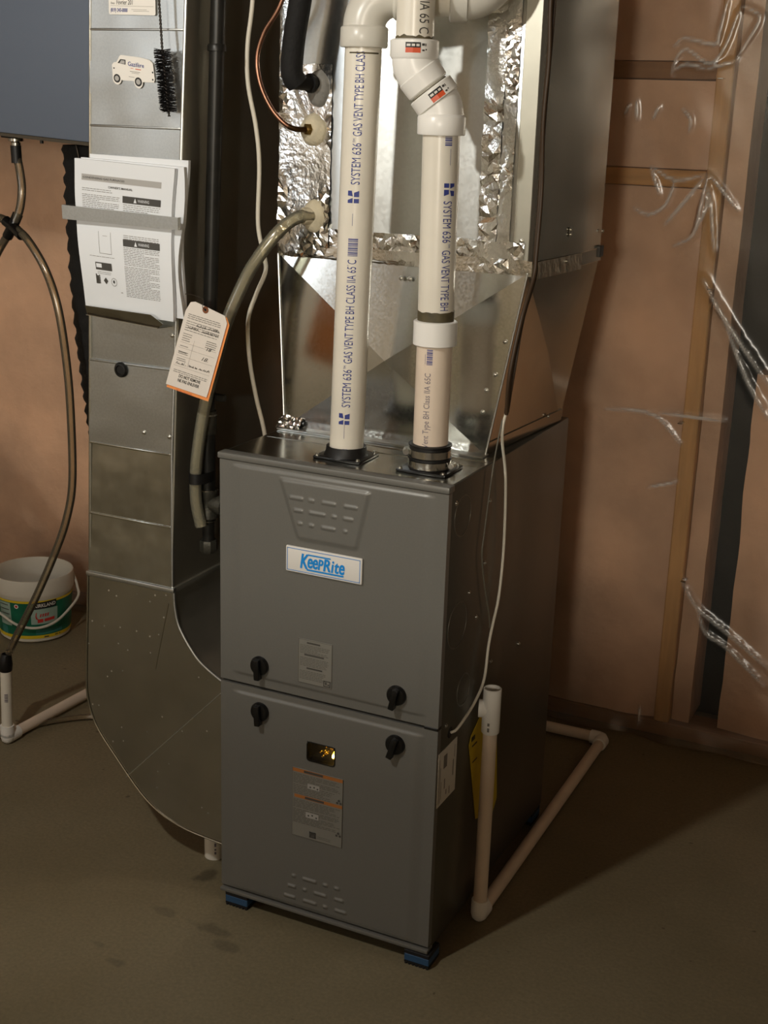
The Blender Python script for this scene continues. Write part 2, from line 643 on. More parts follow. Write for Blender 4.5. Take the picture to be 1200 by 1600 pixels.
class Print:
    """flat print on a surface; mapping fn(u, v) -> 3D point just above the surface"""
    def __init__(self, fn, strip=None):
        self.fn = fn
        self.mb = MB()
        self.strip = strip

    def text(self, s, u, v, h, width=None, align='L', **k):
        vs, fs, wd = text_geo(s, h, width, **k)
        if not vs:
            return self
        if self.strip:
            vs, fs = cut_strips(vs, fs, self.strip)
        du = {'L': 0, 'C': -wd / 2, 'R': -wd}[align]
        self.mb.add([self.fn(u + du + x, v + y) for x, y in vs], fs)
        return self

    def rect(self, u0, v0, u1, v1):
        n = 1
        if self.strip:
            n = max(1, int(abs(v1 - v0) / self.strip))
        mu = max(1, int(abs(u1 - u0) / 0.012)) if self.strip else 1
        for i in range(n):
            for j in range(mu):
                a, b = v0 + (v1 - v0) * i / n, v0 + (v1 - v0) * (i + 1) / n
                c, d = u0 + (u1 - u0) * j / mu, u0 + (u1 - u0) * (j + 1) / mu
                self.mb.add([self.fn(c, a), self.fn(d, a), self.fn(d, b), self.fn(c, b)], [(0, 1, 2, 3)])
        return self

    def poly(self, pts):
        self.mb.add([self.fn(*p) for p in pts], [tuple(range(len(pts)))])
        return self

    def frame(self, u0, v0, u1, v1, t):
        self.rect(u0, v0, u1, v0 + t).rect(u0, v1 - t, u1, v1).rect(u0, v0, u0 + t, v1).rect(u1 - t, v0, u1, v1)
        return self

    def lines(self, u0, u1, vtop, n, pitch, t, rnd, ragged=0.12):
        """rows of word-length dashes, as small print looks from here"""
        for i in range(n):
            v = vtop - i * pitch
            end = u1 - (rnd.random() * ragged * (u1 - u0) if i % 4 != 3 else rnd.random() * 0.6 * (u1 - u0))
            u = u0
            while u < end:
                wl = min(end - u, (u1 - u0) * (0.04 + 0.10 * rnd.random()))
                self.rect(u, v - t, u + wl, v)
                u += wl + (u1 - u0) * 0.018
        return self

    def scribble(self, u, v, wd, h, rnd, t=0.0005):
        """a line of illegible handwriting"""
        n = max(6, int(wd / (h * 0.22)))
        P = [(u + wd * i / n + rnd.uniform(-0.2, 0.2) * h, v + (h if i % 2 else 0) * rnd.uniform(0.25, 1.0)) for i in range(n + 1)]
        for i, ((a, b), (c, d)) in enumerate(zip(P, P[1:])):
            if i % 7 == 6:
                continue
            L_ = math.hypot(c - a, d - b) or 1
            nx, ny = -(d - b) / L_ * t, (c - a) / L_ * t
            self.poly([(a - nx, b - ny), (c - nx, d - ny), (c + nx, d + ny), (a + nx, b + ny)])
        return self

    def disc(self, u, v, r, n=20):
        return self.poly([(u + r * math.cos(2 * PI * k / n), v + r * math.sin(2 * PI * k / n)) for k in range(n)])

    def build(self, name, m, parent, label=None):
        o = self.mb.build(name, m, parent, label=label, recalc=False)
        o['kind'] = 'stuff'
        return o


def planeY(y):
    return lambda u, v: V(u, y, v)


def planeX(x):
    return lambda u, v: V(x, u, v)


def screw(parent, p, nrm, r=0.004, m='steel_screw'):
    q = Vector(p)
    n = Vector(nrm).normalized()
    b = MB().lathe([(r * 1.5, 0), (r * 1.5, r * 0.3), (r, r * 0.35), (r, r * 0.9), (r * 0.7, r * 1.1), (0.0001, r * 1.1)], q, n, 10)
    return b.build('screw', m, parent, smooth=40)


def sstep(a, b, x):
    t = max(0.0, min(1.0, (x - a) / (b - a)))
    return t * t * (3 - 2 * t)


def arc(c, r, a0, a1, n, ux, uz):
    c, ux, uz = Vector(c), Vector(ux), Vector(uz)
    return [c + (ux * math.cos(a0 + (a1 - a0) * i / n) + uz * math.sin(a0 + (a1 - a0) * i / n)) * r for i in range(n + 1)]


# ================================================================== SETTING
struct(MB().box((-3.0, -7.5, -0.12), (2.6, 1.50, 0.0)).build('floor', 'floor'))
struct(MB().box((-3.0, -7.5, 2.55), (2.6, 1.50, 2.62)).build('ceiling', 'joist'))
struct(MB().box((-3.1, -7.5, 0.0), (-3.0, 1.50, 2.55)).build('wall_left', 'shell'))
struct(MB().box((2.6, -7.5, 0.0), (2.7, 1.50, 2.55)).build('wall_right', 'shell'))
struct(MB().box((-3.0, -7.6, 0.0), (2.6, -7.5, 2.55)).build('wall_front', 'shell'))
wall = struct(MB().box((-3.0, 1.36, 0.0), (2.6, 1.50, 2.55)).build('wall_back', 'concrete_dark'))
for i in range(14):
    x = -2.8 + 0.406 * i
    struct(MB().bevbox((x - 0.019, -7.49, 2.33), (x + 0.019, 1.35, 2.55), 0.003, 1).build('trim_%d' % (i + 1), 'joist'))
struct(MB().box((0.2, -3.06, 0.0), (2.6, -2.94, 1.20)).build('wall_light_blocker', 'shell'))  # unseen half wall added to keep the far lamp off the floor
# framing in front of the foundation
SX = [0.579 + 0.406 * k for k in (-8, -7, -6, -4, -3, -2, -1, 0, 2, 3)]
for x in SX:
    MB().bevbox((x - 0.019, 1.165, 0.038), (x + 0.019, 1.254, 2.33), 0.003, 1).build('stud', 'wood', wall)
MB().bevbox((-3.0, 1.165, 0.0), (2.6, 1.254, 0.038), 0.003, 1).build('bottom_plate', 'wood_dark', wall)
MB().bevbox((0.193, 1.165, 1.362), (0.559, 1.254, 1.400), 0.003, 1).build('blocking', 'wood_block', wall)
MB().bevbox((0.193, 1.175, 1.597), (0.559, 1.254, 1.635), 0.003, 1).build('blocking', 'wood_dark', wall)


def batt(x0, x1, z0, z1, y=1.185, seed=0.0, skew=0.0):
    nu, nv = max(6, int((x1 - x0) / 0.03)), max(6, int((z1 - z0) / 0.04))

    def fn(u, v):
        x = x0 + (x1 - x0) * u
        z = z0 + (z1 - z0) * v
        e = min(u, 1 - u, 0.25) / 0.25 * min(0.012, 0.03 * (x1 - x0))
        h = 0.014 * noise.noise((x * 6 + seed, z * 4, seed)) + 0.006 * noise.noise((x * 20, z * 16, seed + 3))
        xx = x + skew * (z - z0) * u + (0.012 * noise.noise((z * 5, seed, 1)) if 0.0 < u < 1.0 or skew else 0)
        return (xx, y - e - h, z)
    return MB().grid(nu, nv, fn, (0, 0.13, 0)).build('insulation_batt', 'batt', wall, smooth=60)


for i in range(len(SX) - 1):
    a, b = SX[i] + 0.02, SX[i + 1] - 0.02
    if abs(SX[i] - 0.173) < 0.01:
        batt(a, b, 0.04, 1.36, seed=1.3)
        batt(a, b, 1.402, 1.595, y=1.19, seed=4.1)
        batt(a, b, 1.637, 2.33, y=1.195, seed=7.7)
    elif SX[i] < 0.5:
        batt(a, b, 0.04, 2.33, seed=11.0 + i)
batt(0.600, 0.645, 0.04, 2.33, y=1.195, seed=21.0)
batt(0.718, 1.37, 0.04, 0.95, y=1.19, seed=23.0, skew=0.03)

# clear polyethylene vapour barrier stapled to the studs, its creases modelled
RIDGES = [[(0.434, 1.406), (0.459, 1.345)], [(0.434, 1.406), (0.493, 1.378), (0.562, 1.393)], [(0.493, 1.378), (0.476, 1.322), (0.439, 1.298), (0.402, 1.311)], [(0.561, 1.388), (0.529, 1.344), (0.48, 1.279)], [(0.566, 1.386), (0.559, 1.327), (0.547, 1.259), (0.505, 1.232)], [(0.572, 1.365), (0.57, 1.318), (0.551, 1.269)], [(0.576, 1.356), (0.597, 1.224)], [(0.572, 1.393), (0.642, 1.318)], [(0.572, 1.762), (0.561, 1.688), (0.553, 1.67), (0.486, 1.683), (0.464, 1.665)], [(0.597, 1.736), (0.577, 1.666), (0.546, 1.63), (0.493, 1.66), (0.471, 1.638), (0.464, 1.606)], [(0.54, 1.619), (0.496, 1.629), (0.468, 1.615)], [(0.54, 1.619), (0.599, 1.635)], [(0.605, 1.749), (0.629, 1.74), (0.645, 1.719), (0.603, 1.64)], [(0.389, 1.549), (0.393, 1.507)], [(0.372, 1.54), (0.364, 1.516)], [(0.442, 1.537), (0.43, 1.509)], [(0.496, 1.534), (0.517, 1.511), (0.515, 1.484)], [(0.581, 1.16), (0.633, 1.082), (0.751, 0.936)], [(0.633, 1.082), (0.701, 0.945), (0.76, 0.857)], [(0.375, 0.832), (0.454, 0.836), (0.507, 0.825), (0.564, 0.769)], [(0.506, 0.838), (0.663, 0.839)], [(0.497, 0.653), (0.563, 0.674)], [(0.603, 0.425), (0.645, 0.366), (0.712, 0.323), (0.828, 0.247)], [(0.646, 0.361), (0.672, 0.304), (0.722, 0.281), (0.823, 0.201)], [(0.527, 0.076), (0.53, 0.035)]]
RW = {17: (0.012, 0.010), 18: (0.011, 0.008), 22: (0.010, 0.007), 23: (0.010, 0.007), 4: (0.008, 0.009), 3: (0.012, 0.007), 5: (0.006, 0.007)}
SEGS = []
for ri, rd in enumerate(RIDGES):
    wd, ht = RW.get(ri, (0.0055, 0.0045))
    if len(rd) > 2:
        rd = [(p.x, p.z) for p in spline([(a, 0, b) for a, b in rd], 3)]
    tot = sum(math.dist(a, b) for a, b in zip(rd, rd[1:]))
    s = 0
    for a, b in zip(rd, rd[1:]):
        l = math.dist(a, b)
        SEGS.append((a, b, s / tot, (s + l) / tot, wd, ht))
        s += l


def poly_h(x, z, crease_glint=False):
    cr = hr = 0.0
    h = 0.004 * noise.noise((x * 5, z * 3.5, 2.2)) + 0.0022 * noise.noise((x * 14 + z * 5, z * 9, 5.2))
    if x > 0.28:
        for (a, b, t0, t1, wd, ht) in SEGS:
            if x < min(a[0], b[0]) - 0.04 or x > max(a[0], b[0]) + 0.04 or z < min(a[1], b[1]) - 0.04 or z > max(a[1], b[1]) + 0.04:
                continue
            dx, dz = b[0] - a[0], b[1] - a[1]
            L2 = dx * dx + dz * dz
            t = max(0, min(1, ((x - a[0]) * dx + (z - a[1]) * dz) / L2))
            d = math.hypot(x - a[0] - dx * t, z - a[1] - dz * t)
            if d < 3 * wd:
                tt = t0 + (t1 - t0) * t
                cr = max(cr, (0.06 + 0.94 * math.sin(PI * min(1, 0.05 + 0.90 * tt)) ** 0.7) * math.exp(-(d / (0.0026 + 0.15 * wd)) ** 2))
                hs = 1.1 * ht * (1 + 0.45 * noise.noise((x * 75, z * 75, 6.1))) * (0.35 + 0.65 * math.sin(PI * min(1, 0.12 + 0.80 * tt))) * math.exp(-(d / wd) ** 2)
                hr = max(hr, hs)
    return cr if crease_glint else h + hr


xs = [-3.0 + 0.035 * i for i in range(94)]
xs = [x for x in xs if x < 0.28] + [0.28 + 0.0042 * i for i in range(170)]
xs += [xs[-1] + 0.06 * i for i in range(1, 27)]
zs = [0.004 + 0.05 * 0, 0.02, 0.04] + [0.06 + 0.0058 * i for i in range(305)]
zs += [zs[-1] + 0.07 * i for i in range(1, 8)]


def poly_pt(x, z):
    y = 1.150 - poly_h(x, z)
    if z < 0.08:                       # the sheet's foot kicks out onto the floor
        k = (0.08 - z) / 0.08
        y -= k * k * (0.03 + 0.03 * noise.noise((x * 9, 0, 0)))
    return (x, y, z)


pm = MB()
pm.add([poly_pt(x, z) for z in zs for x in xs],
       [(j * len(xs) + i, j * len(xs) + i + 1, (j + 1) * len(xs) + i + 1, (j + 1) * len(xs) + i)
        for j in range(len(zs) - 1) for i in range(len(xs) - 1)])
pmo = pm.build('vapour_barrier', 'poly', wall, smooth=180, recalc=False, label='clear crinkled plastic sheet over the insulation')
at_ = pmo.data.attributes.new('crease_glint', 'FLOAT', 'POINT')
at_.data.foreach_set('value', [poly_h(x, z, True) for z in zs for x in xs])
for p in ((0.572, 1.385), (0.575, 1.60), (0.598, 1.14), (0.605, 0.43), (0.560, 0.82)):
    MB().bevbox((p[0] - 0.006, 1.138, p[1] - 0.001), (p[0] + 0.006, 1.166, p[1] + 0.001), 0.0006, 1).build('staple', 'steel', wall)

# ================================================================== FURNACE
W, D, ZB, ZT = 0.4477, 0.627, 0.030, 0.919
fur = thing('furnace', 'grey sheet-metal gas furnace cabinet with two front doors on blue pads', 'furnace', (W / 2, D / 2, ZB))
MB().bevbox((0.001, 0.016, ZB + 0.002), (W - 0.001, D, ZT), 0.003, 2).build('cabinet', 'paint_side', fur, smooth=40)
# front top lip and bottom lip
MB().bevbox((-0.0015, -0.004, 0.9085), (W + 0.001, 0.022, ZT + 0.0015), 0.003, 2).build('top_lip', 'paint', fur, smooth=40)
MB().bevbox((0.001, -0.0055, ZB), (W, 0.02, ZB + 0.0075), 0.002, 2).build('bottom_lip', 'paint', fur, smooth=40)


def seg_in(x, z, x0, x1, z0, z1, s):
    return sstep(x0, x0 + s, x) * (1 - sstep(x1 - s, x1, x)) * sstep(z0, z0 + s, z) * (1 - sstep(z1 - s, z1, z))


UD = [(0.150, 0.176, .860), (0.188, 0.198, .860), (0.214, 0.240, .860), (0.257, 0.282, .860),
      (0.159, 0.176, .838), (0.189, 0.220, .838), (0.234, 0.242, .838), (0.256, 0.274, .838),
      (0.167, 0.175, .815), (0.189, 0.198, .815), (0.214, 0.240, .815), (0.257, 0.263, .815)]
LD = [(0.162, 0.169, .110), (0.185, 0.214, .110), (0.229, 0.238, .110), (0.253, 0.263, .110),
      (0.153, 0.170, .0865), (0.186, 0.193, .0865), (0.210, 0.236, .0865), (0.254, 0.272, .0865),
      (0.145, 0.169, .063), (0.187, 0.215, .063), (0.230, 0.238, .063), (0.255, 0.279, .063)]


def door_h(x, z, upper):
    if upper:
        h = 0.003 * sstep(0.022, 0.05, x) * (1 - sstep(W - 0.045, W - 0.02, x)) * sstep(0.498, 0.506, z) * (1 - sstep(0.897, 0.903, z))
        # raised keystone panel under the top edge
        t = (z - 0.786) / (0.900 - 0.786)
        xl = 0.166 - 0.040 * t
        xr = 0.281 + 0.024 * t
        k = sstep(xl - 0.006, xl + 0.006, x) * (1 - sstep(xr - 0.006, xr + 0.006, x)) * sstep(0.780, 0.792, z) * (1 - sstep(0.886, 0.894, z))
        h += 0.0045 * k - 0.003 * 0.0
        for (a, b, c) in UD:
            if abs(z - c) < 0.009 and a - 0.004 < x < b + 0.004:
                h += 0.0022 * seg_in(x, z, a - 0.002, b + 0.002, c - 0.0045, c + 0.0045, 0.0035)
    else:
        h = 0.003 * sstep(0.022, 0.05, x) * (1 - sstep(W - 0.045, W - 0.02, x)) * (1 - sstep(0.460, 0.467, z))
        h *= sstep(0.041, 0.050, z)
        for (a, b, c) in LD:
            if abs(z - c) < 0.009 and a - 0.004 < x < b + 0.004:
                h += 0.0024 * seg_in(x, z, a - 0.002, b + 0.002, c - 0.0045, c + 0.0045, 0.0035)
    return h


def make_door(name, z0, z1, upper):
    b = MB()
    x0, x1 = 0.002, W - 0.001
    if upper:
        nu, nv = 250, 240
        b.grid(nu, nv, lambda u, v: (x0 + (x1 - x0) * u, -door_h(x0 + (x1 - x0) * u, z0 + (z1 - z0) * v, True), z0 + (z1 - z0) * v), (0, 0.015, 0))
    else:                                  # leaves out the sight-glass opening
        nu, nv = 250, 240
        hx0, hx1, hz0, hz1 = 0.190, 0.248, 0.3605, 0.3985
        gx = sorted([x0 + (x1 - x0) * i / nu for i in range(nu + 1)] + [hx0, hx1])
        gz = sorted([z0 + (z1 - z0) * j / nv for j in range(nv + 1)] + [hz0, hz1])
        vs = [(x, -door_h(x, z, False), z) for z in gz for x in gx]
        n = len(gx)
        fs = []
        for j in range(len(gz) - 1):
            for i in range(n - 1):
                cx, cz = (gx[i] + gx[i + 1]) / 2, (gz[j] + gz[j + 1]) / 2
                if hx0 < cx < hx1 and hz0 < cz < hz1:
                    continue
                fs.append((j * n + i, j * n + i + 1, (j + 1) * n + i + 1, (j + 1) * n + i))
        b.add(vs, fs)
        b.add([(x0, 0, z0), (x1, 0, z0), (x1, 0, z1), (x0, 0, z1), (x0, .015, z0), (x1, .015, z0), (x1, .015, z1), (x0, .015, z1)],
              [(0, 4, 5, 1), (1, 5, 6, 2), (2, 6, 7, 3), (3, 7, 4, 0)])
    return b.build(name, 'paint', fur, smooth=50, recalc=upper)


ud = make_door('upper_door', 0.4835, 0.9075, True)
ld = make_door('lower_door', 0.0425, 0.4775, False)
ld['label'] = 'lower front door'
ud['label'] = 'upper front door'
MB().bevbox((0.42, -0.001, 0.4776), (W - 0.001, 0.014, 0.4834), 0.001, 1).build('door_gap', 'black_rubber', fur)


def knob(parent, x, z, ang, label):
    y = -0.003
    b = MB().lathe([(0.0185, 0), (0.0185, 0.004), (0.0165, 0.0075), (0.012, 0.0085), (0.0001, 0.0085)], (x, y, z), (0, -1, 0), 36)
    M = Matrix.Translation((x, y, z)) @ Matrix.Rotation(ang, 4, 'Y')
    b.bevbox((-0.0055, -0.017, -0.0245), (0.0055, -0.003, 0.016), 0.002, 2, M)
    return b.build('knob', 'black_plastic', parent, smooth=40, label=label)


knob(ud, 0.089, 0.527, -0.05, 'black turn knob, left')
knob(ud, 0.367, 0.531, 0.22, 'black turn knob, right')
knob(ld, 0.090, 0.435, -0.05, 'black turn knob, left')
knob(ld, 0.368, 0.436, 0.30, 'black turn knob, right')

# maker's plate
plate = MB().bevbox((0.1435, -0.0085, 0.7235), (0.2945, -0.0030, 0.7715), 0.0025, 2).build('nameplate', 'plate_white', fur, smooth=40, label='white nameplate with blue lettering')
pf = planeY(-0.0088)
Print(pf).frame(0.1465, 0.7265, 0.2915, 0.7685, 0.0015).build('plate_border', 'plate_blue', plate)
pr = Print(pf)
for du in (0.0, 0.0006, 0.0012):
    pr.fn = planeY(-0.0088 - du * 0.4)
    pr.text('K', 0.1735 - 0.0004 + du, 0.7345, 0.0268, width=0.0165, shear=0.20, bold=0.016)
    pr.text('e', 0.1882 - 0.0004 + du, 0.7372, 0.0262, width=0.0098, shear=0.16, bold=0.016)
    pr.text('e', 0.1985 - 0.0004 + du, 0.7372, 0.0262, width=0.0098, shear=0.16, bold=0.016)
    pr.text('P', 0.2090 - 0.0004 + du, 0.7370, 0.0192, width=0.0102, shear=0.16, bold=0.016)
    pr.text('R', 0.2195 - 0.0004 + du, 0.7365, 0.0222, width=0.0140, shear=0.16, bold=0.016)
    pr.text('i', 0.2350 - 0.0004 + du, 0.7365, 0.0225, width=0.0052, shear=0.16, bold=0.016)
    pr.text('t', 0.2415 - 0.0004 + du, 0.7365, 0.0225, width=0.0085, shear=0.16, bold=0.016)
    pr.text('e', 0.2505 - 0.0004 + du, 0.7362, 0.0262, width=0.0102, shear=0.16, bold=0.016)
pr.fn = planeY(-0.0096)
pr.rect(0.1890, 0.7595, 0.2340, 0.7620)
pr.poly([(0.1840, 0.7370), (0.1875, 0.7315), (0.2595, 0.7315), (0.2600, 0.7345), (0.1885, 0.7345), (0.1870, 0.7370)])
pr.build('brand_lettering', 'logo_blue', plate)

rnd = random.Random(3)
# grey caution label, upper door
lab = MB().bevbox((0.1695, -0.0042, 0.5130), (0.2385, -0.0029, 0.5990), 0.0005, 1).build('caution_label', 'label_grey', fur)
pr = Print(planeY(-0.0045))
pr.frame(0.1700, 0.5135, 0.2380, 0.5985, 0.0008)
pr.lines(0.1730, 0.235, 0.5880, 6, 0.0030, 0.0011, rnd)
pr.lines(0.1730, 0.232, 0.5640, 6, 0.0030, 0.0011, rnd)
pr.lines(0.1730, 0.226, 0.5380, 6, 0.0030, 0.0011, rnd)
pr.build('label_print', 'label_line', lab)
pr = Print(planeY(-0.0046))
pr.rect(0.187, 0.5915, 0.214, 0.5945).rect(0.182, 0.5680, 0.222, 0.5710).rect(0.187, 0.5425, 0.219, 0.5455)
for k in (0.184, 0.179, 0.184):
    pass
pr.frame(0.2220, 0.5155, 0.2360, 0.5270, 0.0016).rect(0.2255, 0.519, 0.2285, 0.5245).rect(0.230, 0.5185, 0.2335, 0.521)
pr.build('label_print', 'ink_dark', lab)

# warning label with orange headings, lower door
lab = MB().bevbox((0.1605, -0.0042, 0.1985), (0.2665, -0.0029, 0.3400), 0.0005, 1).build('warning_label', 'label_grey', fur)
Print(planeY(-0.0045)).rect(0.1610, 0.3325, 0.2660, 0.3395).rect(0.1655, 0.2795, 0.2660, 0.2860).build('label_heading', 'label_orange', lab)
pr = Print(planeY(-0.0045))
pr.lines(0.163, 0.262, 0.3290, 7, 0.0030, 0.0012, rnd)
pr.lines(0.163, 0.250, 0.3060, 6, 0.0034, 0.0012, rnd)
pr.lines(0.163, 0.262, 0.2760, 6, 0.0030, 0.0012, rnd)
pr.lines(0.163, 0.262, 0.2560, 10, 0.0030, 0.0012, rnd)
pr.lines(0.215, 0.245, 0.2090, 2, 0.0034, 0.0010, rnd)
pr.frame(0.1607, 0.1987, 0.2663, 0.3398, 0.0006)
pr.build('label_print', 'label_line', lab)
Print(planeY(-0.0047)).rect(0.193, 0.3030, 0.218, 0.3135).rect(0.190, 0.2430, 0.217, 0.2540).build('label_print', 'label_pale', lab)
pr = Print(planeY(-0.0049))
for (x, z) in ((0.199, 0.3072), (0.207, 0.3085), (0.214, 0.3065), (0.196, 0.2475), (0.204, 0.2495), (0.2125, 0.2465)):
    pr.disc(x, z, 0.0018, 8)
for z in (0.291, 0.2235):
    pr.disc(0.259, z + 0.004, 0.0026, 10).disc(0.2555, z - 0.001, 0.0024, 10).disc(0.2625, z - 0.001, 0.0024, 10)
pr.frame(0.1985, 0.2030, 0.2120, 0.2150, 0.002)
for k in range(4):
    pr.poly([(0.200 + .003 * k, 0.2045), (0.2018 + .003 * k, 0.2045), (0.2035 + 0.002 * k, 0.2135), (0.2015 + 0.002 * k, 0.2135)])
pr.rect(0.185, 0.3338, 0.225, 0.3382).rect(0.188, 0.2806, 0.228, 0.2850)
pr.build('label_print', 'ink_dark', lab)

# sight glass with the burner glow behind it
sg = MB()
r_ = 0.006
outer = []
for (cx, cz, a0) in ((0.242, 0.3925, 0), (0.196, 0.3925, PI / 2), (0.196, 0.3665, PI), (0.242, 0.3665, 1.5 * PI)):
    for k in range(7):
        a = a0 + PI / 2 * k / 6
        outer.append((cx + (r_ + 0.0006) * math.cos(a), cz + (r_ + 0.0006) * math.sin(a)))
inner = [(0.219 + (x - 0.219) * 0.955, 0.3795 + (z - 0.3795) * 0.935) for x, z in outer]
n = len(outer)
vs = [V(x, -0.0045, z) for x, z in outer] + [V(x, -0.0045, z) for x, z in inner] + [V(x, 0.050, z) for x, z in inner] + [V(x, 0.004, z) for x, z in outer]
fs = []
for i in range(n):
    j = (i + 1) % n
    fs += [(i, j, n + j, n + i), (n + i, n + j, 2 * n + j, 2 * n + i), (3 * n + i, 3 * n + j, j, i)]
fs.append(tuple(range(2 * n, 3 * n)))
sgo = MB().add(vs, fs).build('sight_frame', 'black_rubber', fur, label='black-framed sight glass with yellow flame')
b = MB().lathe([(0.0001, -0.004), (0.004, -0.001), (0.0048, 0.003), (0.003, 0.008), (0.0001, 0.012)], (0.2405, 0.012, 0.3735), (0, 0, 1), 14)
b.build('flame', 'flame', sgo, smooth=180)
MB().lathe([(0.0001, -0.003), (0.0026, 0), (0.002, 0.004), (0.0001, 0.007)], (0.2400, 0.0055, 0.3745), (0, 0, 1), 12).build('flame', 'flame_core', sgo, smooth=180)
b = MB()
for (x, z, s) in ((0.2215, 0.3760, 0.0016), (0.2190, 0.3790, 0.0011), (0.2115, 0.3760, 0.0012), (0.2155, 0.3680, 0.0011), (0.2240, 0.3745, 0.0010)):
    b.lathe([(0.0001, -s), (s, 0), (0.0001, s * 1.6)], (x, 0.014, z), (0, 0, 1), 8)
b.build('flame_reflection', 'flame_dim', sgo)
b = MB()
for k in range(4):
    b.tube([(0.198 + 0.011 * k, 0.025, 0.366), (0.202 + 0.011 * k, 0.022, 0.380), (0.200 + 0.012 * k, 0.028, 0.394)], 0.0022, 8)
b.box((0.193, 0.03, 0.371), (0.246, 0.034, 0.375))
b.build('burner_manifold', 'brass', sgo, smooth=40)
MB().prism([V(x, 0.0005, z) for x, z in inner], (0, 0.001, 0)).build('sight_glass', 'glass_amber', sgo)

lamp('flame_light', (0.226, 0.020, 0.379), 0.012, (1.0, 0.58, 0.10), 0.003)

# furnace right side: knockouts, screws, labels, wire hole
for (y, z, r) in ((0.065, 0.855, 0.036), (0.065, 0.655, 0.042), (0.110, 0.515, 0.030)):
    MB().lathe([(r - 0.0014, 0), (r - 0.0008, 0.0012), (r + 0.0008, 0.0012), (r + 0.0014, 0)], (W - 0.0012, y, z), (1, 0, 0), 40).build('knockout', 'paint_side', fur, smooth=60)
for (y, z) in ((0.192, 0.849), (0.113, 0.700), (0.182, 0.735), (0.155, 0.640), (0.245, 0.52), (0.035, 0.475), (0.033, 0.885), (0.40, 0.50)):
    screw(fur, (W - 0.001, y, z), (1, 0, 0), 0.0028)
MB().lathe([(0.0001, 0.0008), (0.007, 0.0008), (0.009, 0.0012), (0.0105, 0.0006), (0.0105, -0.001)], (W - 0.001, 0.056, 0.453), (1, 0, 0), 24).build('wire_grommet', 'black_rubber', fur, smooth=50)
lab = MB().box((W - 0.0012, 0.008, 0.324), (W + 0.0002, 0.0905, 0.430)).build('rating_label', 'label_white', fur, label='white rating label')
pr = Print(planeX(W + 0.0005))
for k, (a, b_) in enumerate(((0.330, 0.418), (0.330, 0.40), (0.335, 0.37))):
    pr.rect(0.012 + 0.005 * k, a, 0.0135 + 0.005 * k, b_)
pr.rect(0.030, 0.392, 0.046, 0.418).rect(0.036, 0.35, 0.040, 0.37).rect(0.060, 0.33, 0.063, 0.345).rect(0.074, 0.36, 0.078, 0.392).rect(0.079, 0.395, 0.081, 0.42).rect(0.045, 0.335, 0.049, 0.345)
pr.build('label_print', 'ink_mid', lab)
lab = MB().prism([V(W + 0.0002, y, z) for y, z in ((0.150, 0.386), (0.158, 0.402), (0.208, 0.428), (0.295, 0.372), (0.322, 0.195), (0.300, 0.172), (0.206, 0.205))], (0.0008, 0, 0)).build('energy_label', 'yellow', fur, label='yellow energy label behind the drain pipe')
pr = Print(planeX(W + 0.0014))
pr.rect(0.160, 0.388, 0.178, 0.398).rect(0.165, 0.375, 0.19, 0.379).rect(0.17, 0.34, 0.195, 0.343)
pr.build('label_print', 'ink_black', lab)
# seams on the top plate
for y in (0.146, 0.185):
    MB().bevbox((0.012, y, ZT - 0.0005), (W - 0.01, y + 0.004, ZT + 0.0016), 0.0008, 1).build('top_seam', 'galv_dull', fur)
top = MB().box((0.006, 0.018, ZT - 0.001), (W - 0.004, 0.228, ZT + 0.0006)).build('top_plate', 'galv_dull', fur)


# ---- blue rubber vibration pads
def pad(x, y, rz, label):
    t = thing('vibration_pad', label, 'pad', (x, y, 0), 'vibration pads under the furnace')
    M = Matrix.Translation((x, y, 0)) @ Matrix.Rotation(rz, 4, 'Z')
    b = MB()
    b.bevbox((-0.025, -0.025, 0.022), (0.025, 0.025, 0.0298), 0.001, 1, M)
    b.build('ribbed_top', 'pad_black', t)
    MB().bevbox((-0.0248, -0.0248, 0.0075), (0.0248, 0.0248, 0.022), 0.001, 1, M).build('foam_core', 'pad_blue', t, label='blue foam core')
    b = MB()
    b.box((-0.0246, -0.0246, 0.004), (0.0246, 0.0246, 0.0075), M)
    for k in range(7):
        x_ = -0.0235 + 0.0072 * k
        b.box((x_, -0.0246, 0.0), (x_ + 0.0040, 0.0246, 0.004), M)
    b.build('ribbed_base', 'pad_black', t)
    return t


pad(0.037, 0.022, 0.0, 'blue and black rubber pad under the front left corner of the furnace')
pad(0.428, 0.017, 0.0, 'blue and black rubber pad under the front right corner of the furnace')
pad(0.037, 0.60, 0.0, 'blue and black rubber pad under the back left corner of the furnace')
pad(0.42, 0.60, 0.0, 'blue and black rubber pad under the back right corner of the furnace')

# ================================================================== SUPPLY PLENUM (coil case on a flared transition)
ple = thing('supply_plenum', 'foil-taped galvanised supply plenum standing on top of the furnace', 'duct', (0.22, 0.42, 0.92))
PF = 0.230
BX0, BX1, BY1, BZ0, BZ1 = -0.014, 0.478, 0.650, 1.250, 1.95
